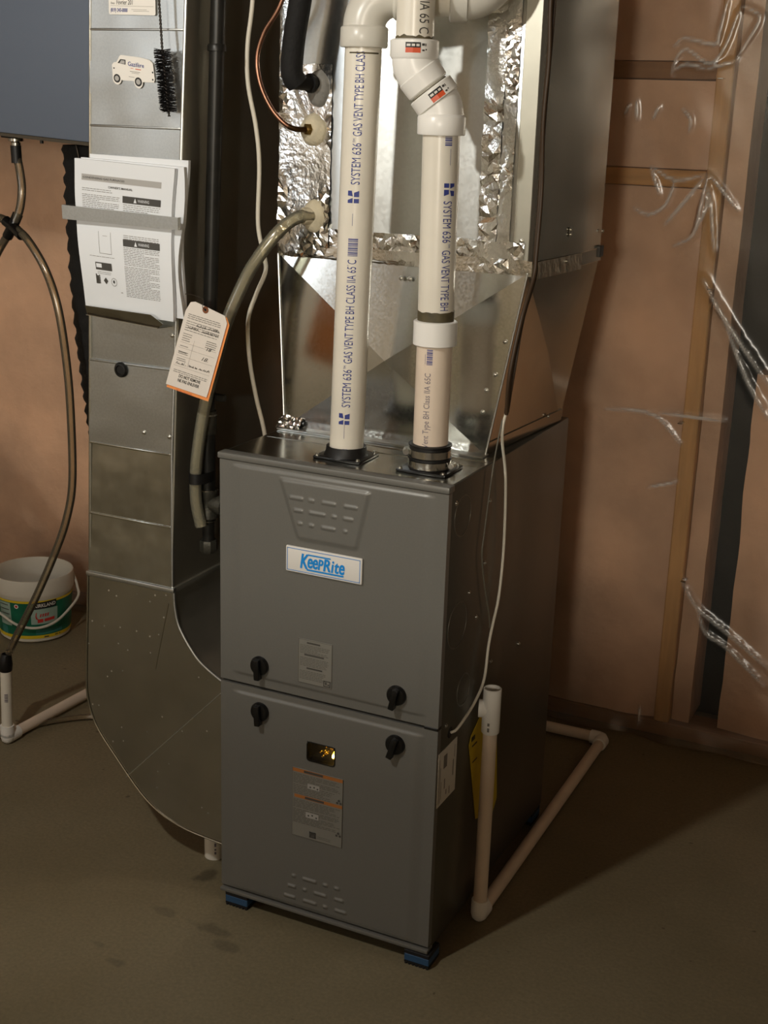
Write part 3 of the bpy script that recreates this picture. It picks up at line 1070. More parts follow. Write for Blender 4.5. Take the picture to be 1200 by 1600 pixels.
# transition: front with cross-break creases, sides, back
c_ = V(0.222, PF - 0.022, 1.075)
A, B_, C_, D_ = V(0.003, PF, 0.921), V(0.419, PF, 0.921), V(BX1, PF, BZ0), V(BX0, PF, BZ0)
MB().add([A, B_, C_, D_, c_], [(0, 1, 4), (1, 2, 4), (2, 3, 4), (3, 0, 4)]).build('transition_front', 'galv_flare', ple, label='cross-creased front of the flared transition')
E_, F_, G_, H_ = V(0.003, 0.585, 0.921), V(0.440, 0.585, 0.921), V(BX1, BY1, BZ0), V(BX0, BY1, BZ0)
mid = (B_ + F_ + G_ + C_) / 4 + V(0.006, 0, 0)
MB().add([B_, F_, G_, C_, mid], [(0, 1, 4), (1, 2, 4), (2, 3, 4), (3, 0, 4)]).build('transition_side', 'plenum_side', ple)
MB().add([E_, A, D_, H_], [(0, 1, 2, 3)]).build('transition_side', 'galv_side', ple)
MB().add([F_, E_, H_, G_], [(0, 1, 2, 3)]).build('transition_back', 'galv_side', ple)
for a, b in ((A, D_), (B_, C_)):
    MB().tube([a + V(0, -0.001, 0), b + V(0, -0.001, 0)], 0.0022, 8).build('corner_seam', 'galv', ple, smooth=40)
MB().prism([B_ + V(0.0, 0, 0), F_, F_ + V(0.004, 0, 0.024), B_ + V(0.004, 0, 0.024)], (0.0025, 0, 0)).build('side_flange', 'plenum_side', ple)
MB().bevbox((0.0, PF - 0.026, 0.9195), (0.423, PF + 0.006, 0.9235), 0.001, 1).build('front_flange', 'galv', ple)


# coil case
def front_y(x, z):
    return PF - 0.011 * math.exp(-((x - 0.135) / 0.085) ** 2) + 0.0015 * noise.noise((x * 9, z * 5, 0.3))


MB().grid(60, 40, lambda u, v: (BX0 + 0.02 + 0.445 * u, front_y(BX0 + 0.02 + 0.445 * u, BZ0 + (BZ1 - BZ0) * v), BZ0 + (BZ1 - BZ0) * v), (0, 0.004, 0)).build('coil_panel', 'galv', ple, smooth=60, label='coil access panel')
MB().bevbox((0.448, PF - 0.001, BZ0), (BX1, PF + 0.02, BZ1), 0.001, 1).build('corner_post', 'galv_side', ple)
MB().bevbox((BX0, PF - 0.001, BZ0), (BX0 + 0.022, PF + 0.02, BZ1), 0.001, 1).build('corner_post', 'galv_side', ple)
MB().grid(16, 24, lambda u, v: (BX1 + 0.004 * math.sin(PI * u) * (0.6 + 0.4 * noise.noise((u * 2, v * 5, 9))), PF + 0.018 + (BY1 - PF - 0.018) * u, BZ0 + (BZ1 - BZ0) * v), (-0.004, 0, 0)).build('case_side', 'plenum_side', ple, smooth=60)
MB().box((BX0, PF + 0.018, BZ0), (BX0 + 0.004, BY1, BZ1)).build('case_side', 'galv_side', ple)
MB().box((BX0, BY1 - 0.004, BZ0), (BX1, BY1, BZ1)).build('case_back', 'galv_side', ple)
MB().bevbox((BX1 - 0.002, PF + 0.03, BZ0 - 0.012), (BX1 + 0.003, BY1, BZ0 + 0.014), 0.001, 1).build('side_cleat', 'plenum_side', ple)
MB().bevbox((BX1 - 0.002, 0.63, BZ0 - 0.004), (BX1 + 0.007, 0.652, BZ0 + 0.018), 0.001, 1).build('bracket', 'black_iron', ple)
for (y, z) in ((0.438, 1.312), (0.438, 1.303), (0.642, 1.296), (0.43, 1.255), (0.50, 0.945)):
    screw(ple, (BX1 + 0.004 if z > 1.2 else 0.443, y, z), (1, 0, 0), 0.0028)
for (x, z) in ((0.464, 1.305), (0.03, 1.262), (0.245, 1.225), (0.262, 1.225), (0.41, 1.0), (0.415, 1.04), (0.43, 1.07), (0.445, 1.13)):
    screw(ple, (x, PF - 0.002 - (0.009 if 0.2 < x < 0.3 else 0), z), (0, -1, 0), 0.003)


def crumple(x0, x1, z0, z1, amp, sd, cell=0.0085):
    """aluminium tape on the plenum front, crumpled into flat facets where it was bent and smooth elsewhere"""
    rn = random.Random(int(sd * 10))
    nx, nz = max(3, round((x1 - x0) / cell)), max(3, round((z1 - z0) / cell))
    vs, fs = [], []
    for j in range(nz + 1):
        for i in range(nx + 1):
            inner = 0 < i < nx and 0 < j < nz
            jx = rn.uniform(-0.36, 0.36) * cell if 0 < i < nx else rn.uniform(-0.12, 0.12) * cell
            jz = rn.uniform(-0.36, 0.36) * cell if 0 < j < nz else rn.uniform(-0.12, 0.12) * cell
            x = x0 + (x1 - x0) * i / nx + jx
            z = z0 + (z1 - z0) * j / nz + jz
            a_ = noise.noise((x * 11 + sd, z * 8, 3.0))
            k = amp * (0.10 + 0.90 * sstep(-0.12, 0.25, a_))
            h = k * rn.random() + 0.0010 * noise.noise((x * 20, z * 14, sd))
            vs.append(V(x, (front_y(x, z) if z > BZ0 else PF) - 0.0016 - max(0, h), z))
    W_ = nx + 1
    for j in range(nz):
        for i in range(nx):
            q = (j * W_ + i, j * W_ + i + 1, (j + 1) * W_ + i + 1, (j + 1) * W_ + i)
            if rn.random() < 0.5:
                fs += [(q[0], q[1], q[2]), (q[0], q[2], q[3])]
            else:
                fs += [(q[0], q[1], q[3]), (q[1], q[2], q[3])]
    return MB().add(vs, fs)


crumple(BX0 + 0.001, 0.098, 1.268, 1.585, 0.0062, 1.0).build('foil_tape', 'foil', ple, smooth=9, label='crumpled foil tape sealing the coil pipes')
crumple(0.384, 0.418, 1.300, 1.94, 0.0050, 5.0, 0.010).build('foil_tape', 'foil', ple, smooth=9, label='vertical foil tape')
crumple(0.416, 0.442, 1.300, 1.94, 0.0026, 6.0, 0.0048).build('foil_tape', 'foil', ple, smooth=9, label='finely wrinkled edge of the vertical tape')
crumple(BX0 - 0.001, 0.486, 1.246, 1.272, 0.0022, 9.0, 0.0085).build('foil_tape', 'foil', ple, smooth=9, label='horizontal foil tape on the joint')
crumple(BX0 + 0.002, 0.470, 1.272, 1.302, 0.0044, 13.0).build('foil_tape', 'foil', ple, smooth=9, label='upper horizontal foil tape')
crumple(BX0 + 0.001, 0.016, 1.58, 1.94, 0.0040, 17.0, 0.007).build('foil_tape', 'foil', ple, smooth=9)
MB().grid(40, 6, lambda u, v: (BX1 + 0.0036 + 0.001 * noise.noise((u * 12, v * 3, 2)), PF + 0.04 + 0.25 * u, 1.237 + 0.03 * v - 0.004 * u), (0.0006, 0, 0)).build('foil_tape', 'foil_dull', ple, smooth=30, label='foil tape round the side')
# crumpled foil at the foot corner
MB().grid(14, 10, lambda u, v: (-0.006 + 0.05 * u, PF - 0.02 + 0.02 * v - 0.006 * abs(noise.noise((u * 9, v * 7, 4))), 0.922 + 0.022 * v + 0.006 * noise.noise((u * 7, v * 6, 1))), (0, 0.0008, 0)).build('foil_scrap', 'foil', ple, smooth=25)
# putty collars where lines enter
for (x, z, r, m_, sx) in ((0.070, 1.545, 0.032, 'putty_grey', 0.75), (0.062, 1.474, 0.028, 'putty', 1.0), (0.066, 1.323, 0.030, 'putty', 0.8)):
    b = MB()
    n1, n2 = 8, 28
    vs, fs = [], []
    for i in range(n1 + 1):
        for k in range(n2):
            a = 2 * PI * k / n2
            rr = r * i / n1 * (1 + 0.12 * noise.noise((math.cos(a) * 1.5, math.sin(a) * 1.5, x * 40)))
            vs.append((x + rr * math.cos(a) * sx, front_y(x, z) - 0.005 - 0.013 * (1 - (i / n1) ** 2.2) + (0.004 if i == n1 else 0), z + rr * math.sin(a)))
    for i in range(n1):
        for k in range(n2):
            k2 = (k + 1) % n2
            fs.append((i * n2 + k, i * n2 + k2, (i + 1) * n2 + k2, (i + 1) * n2 + k))
    b.add(vs, fs).build('putty_collar', m_, ple, smooth=180)

# ================================================================== PVC VENT PIPES
CAMDIR = math.atan2(-2.05, 1.04)          # side of the pipes that carries the print


def pipe_map(axis_pt, r, ang, tilt=(0, 0), up=True, z0=0.0):
    """(u along the pipe, v round it) on a near-vertical pipe; up: reads upwards"""
    def fn(u, v):
        z = z0 + (u if up else -u)
        a = ang + (-v if up else v) / r * (1 if up else 1)
        cx = axis_pt[0] + tilt[0] * (z - axis_pt[2])
        cy = axis_pt[1] + tilt[1] * (z - axis_pt[2])
        return V(cx + (r + 0.0004) * math.cos(a), cy + (r + 0.0004) * math.sin(a), z)
    return fn


def maker_mark(pr, u, v, s):
    pr.poly([(u, v), (u + s * 0.35, v), (u + s * 0.35, v + s * 0.42), (u, v + s * 0.42)])
    pr.poly([(u + s * 0.5, v), (u + s, v), (u + s * 0.85, v + s * 0.42), (u + s * 0.5, v + s * 0.42)])
    pr.poly([(u, v + s * 0.52), (u + s * 0.42, v + s * 0.52), (u + s * 0.25, v + s * 0.95), (u, v + s * 0.95)])
    pr.poly([(u + s * 0.55, v + s * 0.52), (u + s, v + s * 0.62), (u + s, v + s * 0.95), (u + s * 0.6, v + s * 0.95)])


def barcode(pr, u, v, l, h):
    x = u
    k = 0
    while x < u + l:
        w_ = 0.0009 + 0.0012 * ((k * 7) % 3) / 2
        pr.rect(x, v, x + w_, v + h)
        x += w_ + 0.0010
        k += 1


R = 0.0302
vp = thing('intake_pipe', 'white printed plastic vent pipe on the left, rising to an elbow', 'pipe', (0.21, 0.088, 0.92))
LX, LY = 0.2095, 0.089
tl = (0.0205, 0.0)
p0, p1 = V(LX, LY, 0.929), V(LX + tl[0] * 0.68, LY, 1.609)
MB().tube([p0, p1], R, 48).build('pipe', 'pvc', vp, smooth=40)
e0 = V(0.2238, LY, 1.607)
# elbow: socket, bend to the right and slightly back, outlet socket, horizontal run
hd = V(0.918, 0.396, 0).normalized()
MB().lathe([(R, 0), (0.0375, 0.0), (0.0388, 0.002), (0.0388, 0.029), (0.0375, 0.031), (0.0345, 0.033)], e0, (0.0205, 0, 1), 48).build('elbow_socket', 'pvc_grey', vp, smooth=40)
rb = 0.050
cen = e0 + V(0, 0, 0.031) + hd * rb
bend = [cen - hd * rb * math.cos(a) + V(0, 0, 1) * rb * math.sin(a) for a in [PI / 2 * k / 14 for k in range(15)]]
MB().tube(bend, 0.0345, 40).build('elbow', 'pvc_grey', vp, smooth=40)
q0 = bend[-1]
MB().tube([q0 - hd * 0.004, q0, q0 + hd * 0.028, q0 + hd * 0.030], [0.0345, 0.0385, 0.0385, 0.034], 40).build('elbow_socket', 'pvc_grey', vp, smooth=40)
q2 = q0 + hd * 0.088
MB().tube([q0 + hd * 0.02, q2 + hd * 0.01], R, 40).build('short_pipe', 'pvc', vp, smooth=40)
MB().tube([q2 - hd * 0.002, q2, q2 + hd * 0.026, q2 + hd * 0.028], [0.034, 0.0385, 0.0385, 0.034], 40).build('elbow_socket', 'pvc_grey', vp, smooth=40)
q3 = q2 + hd * 0.024
cen = q3 + V(0, 0, 1) * rb
bend = [cen + hd * rb * math.sin(a) - V(0, 0, 1) * rb * math.cos(a) for a in [PI / 2 * k / 14 for k in range(15)]]
MB().tube(bend, 0.0345, 40).build('elbow', 'pvc_grey', vp, smooth=40)
MB().tube([bend[-1], bend[-1] + V(0, 0, 0.15)], R, 40).build('rising_pipe', 'pvc', vp, smooth=40)
# print, reading upwards
an = CAMDIR - 0.10
pmap = pipe_map((LX, LY, 0.929), R, an, tl, True)
pr = Print(pmap, 0.003)
hh = 0.0150
maker_mark(pr, 0.985, -0.006, 0.020)
pr.text('SYSTEM 636', 1.016, -0.006, hh, width=0.066)
pr.text('TM', 1.083, 0.004, 0.004, width=0.006)
pr.text('GAS VENT TYPE BH CLASS IIA 65 C', 1.093, -0.006, hh, width=0.176)
pr.text('o', 1.2585, 0.007, 0.003, width=0.002)
maker_mark(pr, 1.362, -0.006, 0.020)
pr.text('SYSTEM 636', 1.392, -0.006, hh, width=0.066)
pr.text('TM', 1.459, 0.004, 0.004, width=0.006)
pr.text('GAS VENT TYPE BH CLASS', 1.469, -0.006, hh, width=0.131)
pr.rect(1.325, 0.003, 1.345, 0.0036)
barcode(pr, 1.275, -0.0075, 0.028, 0.0165)
barcode(pr, 0.930, -0.0045, 0.010, 0.009)
pr.rect(0.960, 0.002, 0.985, 0.0026)
pr.build('pipe_print', 'ink_blue', vp)
MB().tube(arc((0.2235, LY, 1.598), R + 0.0002, -1.9, -0.2, 16, (1, 0, 0), (0, 1, 0.0)), 0.0012, 6).build('glue_line', 'smudge', vp)


def flange(parent, cx, cy):
    b = MB()
    b.bevbox((cx - 0.046, cy - 0.040, ZT + 0.0008), (cx + 0.046, cy + 0.040, ZT + 0.0058), 0.0015, 2)
    b.build('flange_plate', 'black_plastic', parent, smooth=40, label='black flange plate')
    for sx in (-1, 1):
        for sy in (-1, 1):
            screw(parent, (cx + sx * 0.040, cy + sy * 0.034, ZT + 0.0056), (0, 0, 1), 0.0032)


flange(vp, LX, LY)
MB().lathe([(0.041, 0), (0.0395, 0.003), (0.0368, 0.008), (0.0352, 0.018), (0.0345, 0.0185), (R, 0.0165)], (LX, LY, ZT + 0.004), (0, 0, 1), 40).build('flange_collar', 'black_rubber', vp, smooth=40)

xp = thing('exhaust_pipe', 'white plastic exhaust pipe on the right with coupling and two bends', 'pipe', (0.372, 0.088, 0.92))
RX, RY = 0.3715, 0.088
MB().tube([V(RX, RY, 0.945), V(RX, RY, 1.15)], R, 48).build('lower_pipe', 'pvc_old', xp, smooth=40, label='stained short pipe below the coupling')
MB().lathe([(R, 0), (0.0345, 0.0), (0.0368, 0.0015), (0.0368, 0.040), (0.0345, 0.0415), (R, 0.0415)], (RX, RY, 1.1365), (0, 0, 1), 48).build('coupling', 'pvc_white', xp, smooth=40, label='white coupling')
MB().tube([V(RX, RY, 1.17), V(RX - 0.004, RY, 1.50)], R, 48).build('middle_pipe', 'pvc', xp, smooth=40)
MB().grid(40, 8, lambda u, v: V(RX + (R + 0.0005) * math.cos(2 * PI * u), RY + (R + 0.0005) * math.sin(2 * PI * u), 1.1775 + (0.017 + 0.003 * noise.noise((math.cos(2 * PI * u) * 4, math.sin(2 * PI * u) * 4, 0))) * v)).build('glue_smear', 'smudge', xp, smooth=60, label='dark primer smear')
# lower 45 bend: socket, curved body, upper socket
k0 = V(RX - 0.0042, RY, 1.4755)
MB().lathe([(R, 0), (0.0375, 0), (0.0388, 0.002), (0.0388, 0.027), (0.0372, 0.030), (0.035, 0.032)], k0, (0, 0, 1), 48).build('elbow_socket', 'pvc_white', xp, smooth=40)
dl = V(-0.66, -0.27, 0).normalized()
ang = math.radians(38)


def bend45(p, d0, d1, r, n=8):
    """curve from direction d0 to d1 starting at p"""
    d0, d1 = d0.normalized(), d1.normalized()
    th = d0.angle(d1)
    nrm = (d1 - d0 * d0.dot(d1)).normalized()
    out = []
    for k in range(n + 1):
        a = th * k / n
        out.append(p + d0 * (r * math.sin(a)) + nrm * (r * (1 - math.cos(a))))
    return out


up = V(0, 0, 1)
dd = (up * math.cos(ang) + dl * math.sin(ang)).normalized()
b1 = bend45(k0 + V(0, 0, 0.029), up, dd, 0.040)
MB().tube(b1, 0.0352, 40).build('elbow', 'pvc_white', xp, smooth=40)
s0 = b1[-1]
MB().tube([s0 - dd * 0.004, s0 - dd * 0.002, s0 + dd * 0.018, s0 + dd * 0.020], [0.0352, 0.0385, 0.0385, 0.036], 48).build('elbow_socket', 'pvc_white', xp, smooth=40)
MB().tube([s0 + dd * 0.005, s0 + dd * 0.035], R * 1.02, 48).build('nipple', 'pvc_grey', xp, smooth=40)
MB().tube([s0 + dd * 0.0195, s0 + dd * 0.0215], [0.0318, 0.0318], 40).build('glue_line', 'smudge', xp)
s1 = s0 + dd * 0.024
MB().tube([s1, s1 + dd * 0.002, s1 + dd * 0.026, s1 + dd * 0.028], [0.0335, 0.0358, 0.0372, 0.0352], 48).build('elbow_socket', 'pvc_white', xp, smooth=40)
b2 = bend45(s1 + dd * 0.026, dd, up, 0.040)
MB().tube(b2, 0.0355, 40).build('elbow', 'pvc_white', xp, smooth=40)
t0 = b2[-1]
MB().tube([t0 - up * 0.004, t0, t0 + up * 0.024, t0 + up * 0.026], [0.0355, 0.0388, 0.0388, 0.036], 48).build('elbow_socket', 'pvc_white', xp, smooth=40)
MB().tube([t0 + up * 0.010, t0 + up * 0.36], R, 48).build('upper_pipe', 'pvc', xp, smooth=40)
MB().grid(40, 6, lambda u, v: V(t0.x + (R + 0.0005) * math.cos(2 * PI * u), t0.y + (R + 0.0005) * math.sin(2 * PI * u), t0.z + 0.0255 + (0.005 + 0.004 * noise.noise((math.cos(2 * PI * u) * 3, math.sin(2 * PI * u) * 3, 4))) * v)).build('glue_smear', 'smudge', xp, smooth=60)
# fitting labels
for (o, axis, r, a0, zoff) in ((t0, up, 0.0390, CAMDIR - 0.10, 0.004), (s0, dd, 0.0388, CAMDIR + 0.05, -0.002)):
    q = axis.to_track_quat('Z', 'Y').to_matrix()
    if axis is up:
        q = Matrix.Identity(3)
    else:
        q = up.rotation_difference(dd).to_matrix()

    def fm(u, v, o=o, q=q, r=r, a0=a0, zoff=zoff):
        a = a0 + u / r
        return o + q @ V((r + 0.0003) * math.cos(a), (r + 0.0003) * math.sin(a), v + zoff)
    Print(fm, 0.004).rect(-0.012, 0.0085, 0.012, 0.0165).build('fitting_print', 'ink_black', xp)
    Print(fm, 0.004).rect(-0.012, 0.001, 0.012, 0.0085).build('fitting_print', 'orange_red', xp)
    f2 = lambda u, v, fm=fm: fm(u, v) + (fm(u, v) - o - q @ V(0, 0, v + zoff)).normalized() * 0.0003
    Print(f2, 0.004).rect(-0.010, 0.0105, -0.004, 0.0140).rect(-0.002, 0.0105, 0.003, 0.0140).rect(0.005, 0.0105, 0.010, 0.0140).build('fitting_print', 'label_white', xp)
    Print(fm, 0.004).rect(0.014, 0.0115, 0.0185, 0.0150).rect(0.0195, 0.0110, 0.021, 0.0150).rect(0.0145, 0.0035, 0.0185, 0.0060).rect(0.020, 0.0050, 0.0225, 0.0070).build('fitting_print', 'ink_dark', xp)
# print on the pipes
pr = Print(pipe_map((RX, RY, 1.17), R, CAMDIR + 0.40, (-0.0121, 0), False), 0.003)
maker_mark(pr, -1.402, -0.007, 0.020)
pr.text('SYSTEM 636', -1.374, -0.007, hh, width=0.066)
pr.text('TM', -1.306, 0.003, 0.004, width=0.006)
pr.text('GAS VENT TYPE BH', -1.296, -0.007, hh, width=0.098)
barcode(pr, -1.474, -0.0075, 0.012, 0.012)
pr.rect(-1.455, 0.002, -1.43, 0.0026)
pr.build('pipe_print', 'ink_blue', xp)
pr = Print(pipe_map((t0.x, t0.y, 1.6), R, CAMDIR + 0.40, (0, 0), False), 0.003)
pr.text('CLASS IIA 65 C', -1.725, -0.007, 0.0170, width=0.098)
pr.text('o', -1.6365, 0.007, 0.003, width=0.002)
pr.build('pipe_print', 'ink_dark', xp)
pr = Print(pipe_map((RX, RY, 1.0), R, CAMDIR - 0.38, (0, 0), True), 0.003)
pr.text('Vent Type BH Class IIA 65C', 0.965, -0.005, 0.0105, width=0.128)
pr.build('pipe_print', 'ink_grey', xp)
pr = Print(pipe_map((RX, RY, 1.0), R, CAMDIR - 0.34, (0, 0), True), 0.003)
barcode(pr, 1.107, -0.006, 0.026, 0.010)
pr.rect(1.108, 0.0065, 1.125, 0.0070)
pr.build('pipe_print', 'ink_blue', xp)
# flange and rubber coupling with two band clamps
flange(xp, RX, RY)
MB().lathe([(0.037, 0), (0.037, 0.002), (0.0358, 0.003), (0.0358, 0.040), (0.0375, 0.0415), (0.0375, 0.0435), (R, 0.0445)], (RX, RY, ZT + 0.004), (0, 0, 1), 40).build('rubber_sleeve', 'black_rubber', xp, smooth=40)
for z in (ZT + 0.0075, ZT + 0.0265):
    cl = MB().lathe([(0.0362, 0), (0.0372, 0.0005), (0.0372, 0.0125), (0.0362, 0.013)], (RX, RY, z), (0, 0, 1), 48).build('band_clamp', 'steel', xp, smooth=40)
    a = CAMDIR + 1.15 if z < ZT + 0.02 else CAMDIR - 1.55
    cx_, cy_ = RX + 0.042 * math.cos(a), RY + 0.042 * math.sin(a)
    tdir = V(-math.sin(a), math.cos(a), 0)
    b = MB().tube([V(cx_, cy_, z + 0.0065) - tdir * 0.007, V(cx_, cy_, z + 0.0065) + tdir * 0.007], 0.0052, 12)
    b.tube([V(cx_, cy_, z + 0.0065) - tdir * 0.012, V(cx_, cy_, z + 0.0065) - tdir * 0.007], 0.0042, 6)
    b.build('clamp_screw', 'steel_screw', xp, smooth=35)
MB().lathe([(0.0358, 0), (0.0380, 0.001), (0.0380, 0.0035), (0.0358, 0.0045)], (RX, RY, ZT + 0.0215), (0, 0, 1), 40).build('sleeve_rib', 'black_rubber', xp, smooth=40)

# ================================================================== RETURN DUCT
dct = thing('return_duct', 'tall galvanised return-air duct with stickers, left of the furnace', 'duct', (-0.22, 0.3, 0.08))
DY0, DY1 = 0.070, 0.58


def dl_x(z):
    return -0.3405 + (z - 0.877) * 0.0415


def dr_x(z):
    return -0.1500 + (z - 0.877) * 0.0535 * (1 if z > 0.877 else 0.25)


levels = [0.608, 0.7335, 0.8775, 1.040, 1.469, 1.632, 1.95]
for i in range(len(levels) - 1):
    z0, z1 = levels[i], levels[i + 1]
    inset = 0.0015 * (i % 2)
    bow = 0.003 if i in (3,) else 0.0012
    tiltf = {0: 0.004, 1: 0.002, 2: 0.0, 3: -0.003, 4: 0.0, 5: 0.003}[i]
    MB().grid(14, 12, lambda u, v: (dl_x(z0 + (z1 - z0) * v) * (1 - u) + dr_x(z0 + (z1 - z0) * v) * u,
                                   DY0 + inset - bow * math.sin(PI * u) * math.sin(PI * v) + tiltf * (v - 0.5) + 0.0012 * noise.noise((u * 3, v * 3, i * 5.0)),
                                   z0 + (z1 - z0) * v), (0, 0.004, 0)).build('duct_panel', 'galv_duct' if i > 1 else 'galv_dull', dct, smooth=50)
    MB().bevbox((dl_x(z1) + 0.002, DY0 - 0.0026, z1 - 0.0025), (dr_x(z1) - 0.002, DY0 + 0.004, z1 + 0.0015), 0.0012, 2).build('cross_seam', 'galv_duct' if i > 1 else 'galv_dull', dct, smooth=40)
for nm, fx, m_ in (('duct_side', dr_x, 'galv_side'), ('duct_side', dl_x, 'galv_side')):
    s = -1 if fx is dr_x else 1
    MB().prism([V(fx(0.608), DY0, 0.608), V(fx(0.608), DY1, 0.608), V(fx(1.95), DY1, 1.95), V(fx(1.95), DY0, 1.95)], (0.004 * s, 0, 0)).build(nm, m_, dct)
MB().box((dl_x(1.2), DY1 - 0.004, 0.608), (dr_x(1.2), DY1, 1.95)).build('duct_back', 'galv_side', dct)
for zz in ((0.877, 1.95), (0.608, 0.877)):
    MB().tube([V(dr_x(zz[0]), DY0 + 0.002, zz[0]), V(dr_x(zz[1]), DY0 + 0.002, zz[1])], 0.0032, 8).build('corner_seam', 'galv_duct', dct, smooth=40)
MB().tube([V(dl_x(0.608), DY0 + 0.002, 0.608), V(dl_x(1.95), DY0 + 0.002, 1.95)], 0.0025, 8).build('corner_seam', 'galv_dull', dct, smooth=40)
MB().bevbox((-0.356, DY0 - 0.006, 0.601), (-0.146, DY0 + 0.004, 0.611), 0.002, 2).build('drive_cleat', 'galv_duct', dct, smooth=40)
MB().bevbox((-0.158, DY0, 0.600), (-0.147, DY1, 0.612), 0.002, 2).build('drive_cleat', 'galv_side', dct, smooth=40)
# curved boot: heel and throat profiles
heel = [V(-0.3540, 0, 0.605), V(-0.3600, 0, 0.50), V(-0.3660, 0, 0.40), V(-0.3665, 0, 0.335), V(-0.348, 0, 0.275), V(-0.301, 0, 0.214), V(-0.223, 0, 0.131), V(-0.145, 0, 0.094), V(-0.044, 0, 0.082), V(0.0, 0, 0.080)]
thro = [V(-0.1485, 0, 0.605), V(-0.147, 0, 0.575), V(-0.141, 0, 0.543), V(-0.130, 0, 0.520), V(-0.113, 0, 0.495), V(-0.094, 0, 0.473), V(-0.072, 0, 0.457), V(-0.043, 0, 0.441), V(-0.02, 0, 0.432), V(0.0, 0, 0.426)]
heel, thro = spline(heel, 5), spline(thro, 5)
nn = len(heel)
vs = [p + V(0, DY0, 0) for p in heel] + [p + V(0, DY0, 0) for p in thro]
fs = [(i, i + 1, nn + i + 1, nn + i) for i in range(nn - 1)]
MB().add(vs, fs).build('boot_cheek', 'galv_elbow', dct, smooth=30, label='dusty curved boot cheek')
for nm, P in (('boot_heel', heel), ('boot_throat', thro)):
    vs = [p + V(0, DY0, 0) for p in P] + [p + V(0, DY1, 0) for p in P]
    MB().add(vs, fs).build(nm, 'galv_elbow' if nm == 'boot_heel' else 'galv_side', dct, smooth=40)
    MB().tube([p + V(0, DY0 - 0.0005, 0) for p in P], 0.0022 if nm == 'boot_heel' else 0.0034, 8).build('boot_seam', 'galv_dull' if nm == 'boot_heel' else 'galv_duct', dct, smooth=40)
MB().tube([V(-0.275, DY0 - 0.0002, 0.170), V(-0.04, DY0 - 0.0002, 0.415)], 0.0009, 6).build('cheek_crease', 'galv_duct', dct)
MB().tube([V(-0.162, DY0 - 0.0002, 0.575), V(-0.196, DY0 - 0.0002, 0.43)], 0.0009, 6).build('cheek_crease', 'galv_dull', dct)
# plug and screws
MB().lathe([(0.0145, 0), (0.0145, 0.003), (0.012, 0.006), (0.009, 0.0065), (0.008, 0.004), (0.0001, 0.004)], (-0.259, DY0 - 0.001, 1.028), (0, -1, 0), 32).build('hole_plug', 'black_rubber', dct, smooth=40, label='round black hole plug')
for (x, z) in ((-0.211, 0.913), (-0.153, 0.912), (-0.143, 1.104)):
    screw(dct, (x, DY0 - 0.001, z), (0, -1, 0), 0.003)
# van-shaped sticker
vf = lambda u, v: V(-0.2600 + u, DY0 - 0.0042, 1.5385 + v - u * 0.10)


def sticker(fn, pts, th, name, m_, label=None):
    return MB().prism([fn(*p) for p in pts], (0, th, 0)).build(name, m_, dct, label=label)


van = [(0.001, 0.015), (0.0, 0.034), (0.004, 0.0385), (0.010, 0.040), (0.0165, 0.0505), (0.0195, 0.0525), (0.060, 0.0530), (0.080, 0.0510), (0.087, 0.046),
       (0.0905, 0.020), (0.089, 0.0145), (0.0645, 0.0125)]
van += [(0.056 + 0.0095 * math.cos(a), 0.0115 + 0.0105 * math.sin(a)) for a in [0.1 - 3.3 * k / 9 for k in range(10)]]
van += [(0.021, 0.0105)]
van += [(0.0105 + 0.0095 * math.cos(a), 0.0125 + 0.0105 * math.sin(a)) for a in [-0.1 - 3.0 * k / 9 for k in range(10)]]
stk = sticker(vf, van, 0.0006, 'van_sticker', 'sticker_white', 'white van-shaped sticker')
vg = lambda u, v: vf(u, v) + V(0, -0.0004, 0)
vh = lambda u, v: vf(u, v) + V(0, -0.0007, 0)
Print(vg).disc(0.0105, 0.0125, 0.0072).disc(0.056, 0.0118, 0.0075).poly([(0.0125, 0.0385), (0.0185, 0.0455), (0.0295, 0.0455), (0.0295, 0.0375)]).disc(0.0045, 0.029, 0.0014, 10).disc(0.0865, 0.031, 0.0016, 10).disc(0.0865, 0.019, 0.0016, 10).build('sticker_print', 'ink_black', stk)
Print(vh).disc(0.0105, 0.0125, 0.0045).disc(0.056, 0.0118, 0.0047).poly([(0.0165, 0.0385), (0.0205, 0.0440), (0.0280, 0.0440), (0.0280, 0.0385)]).build('sticker_print', 'bar_grey', stk)
Print(vg).text('Gazifère', 0.0345, 0.0365, 0.0070, width=0.034, bold=0.01).build('sticker_print', 'ink_blue', stk)
Print(vg).rect(0.0400, 0.0325, 0.0460, 0.0333).rect(0.0500, 0.0318, 0.0620, 0.0332).build('sticker_print', 'sticker_red', stk)
Print(vg).rect(0.0385, 0.0272, 0.060, 0.0280).rect(0.042, 0.0250, 0.057, 0.0256).rect(0.036, 0.0180, 0.048, 0.0187).build('sticker_print', 'ink_mid', stk)
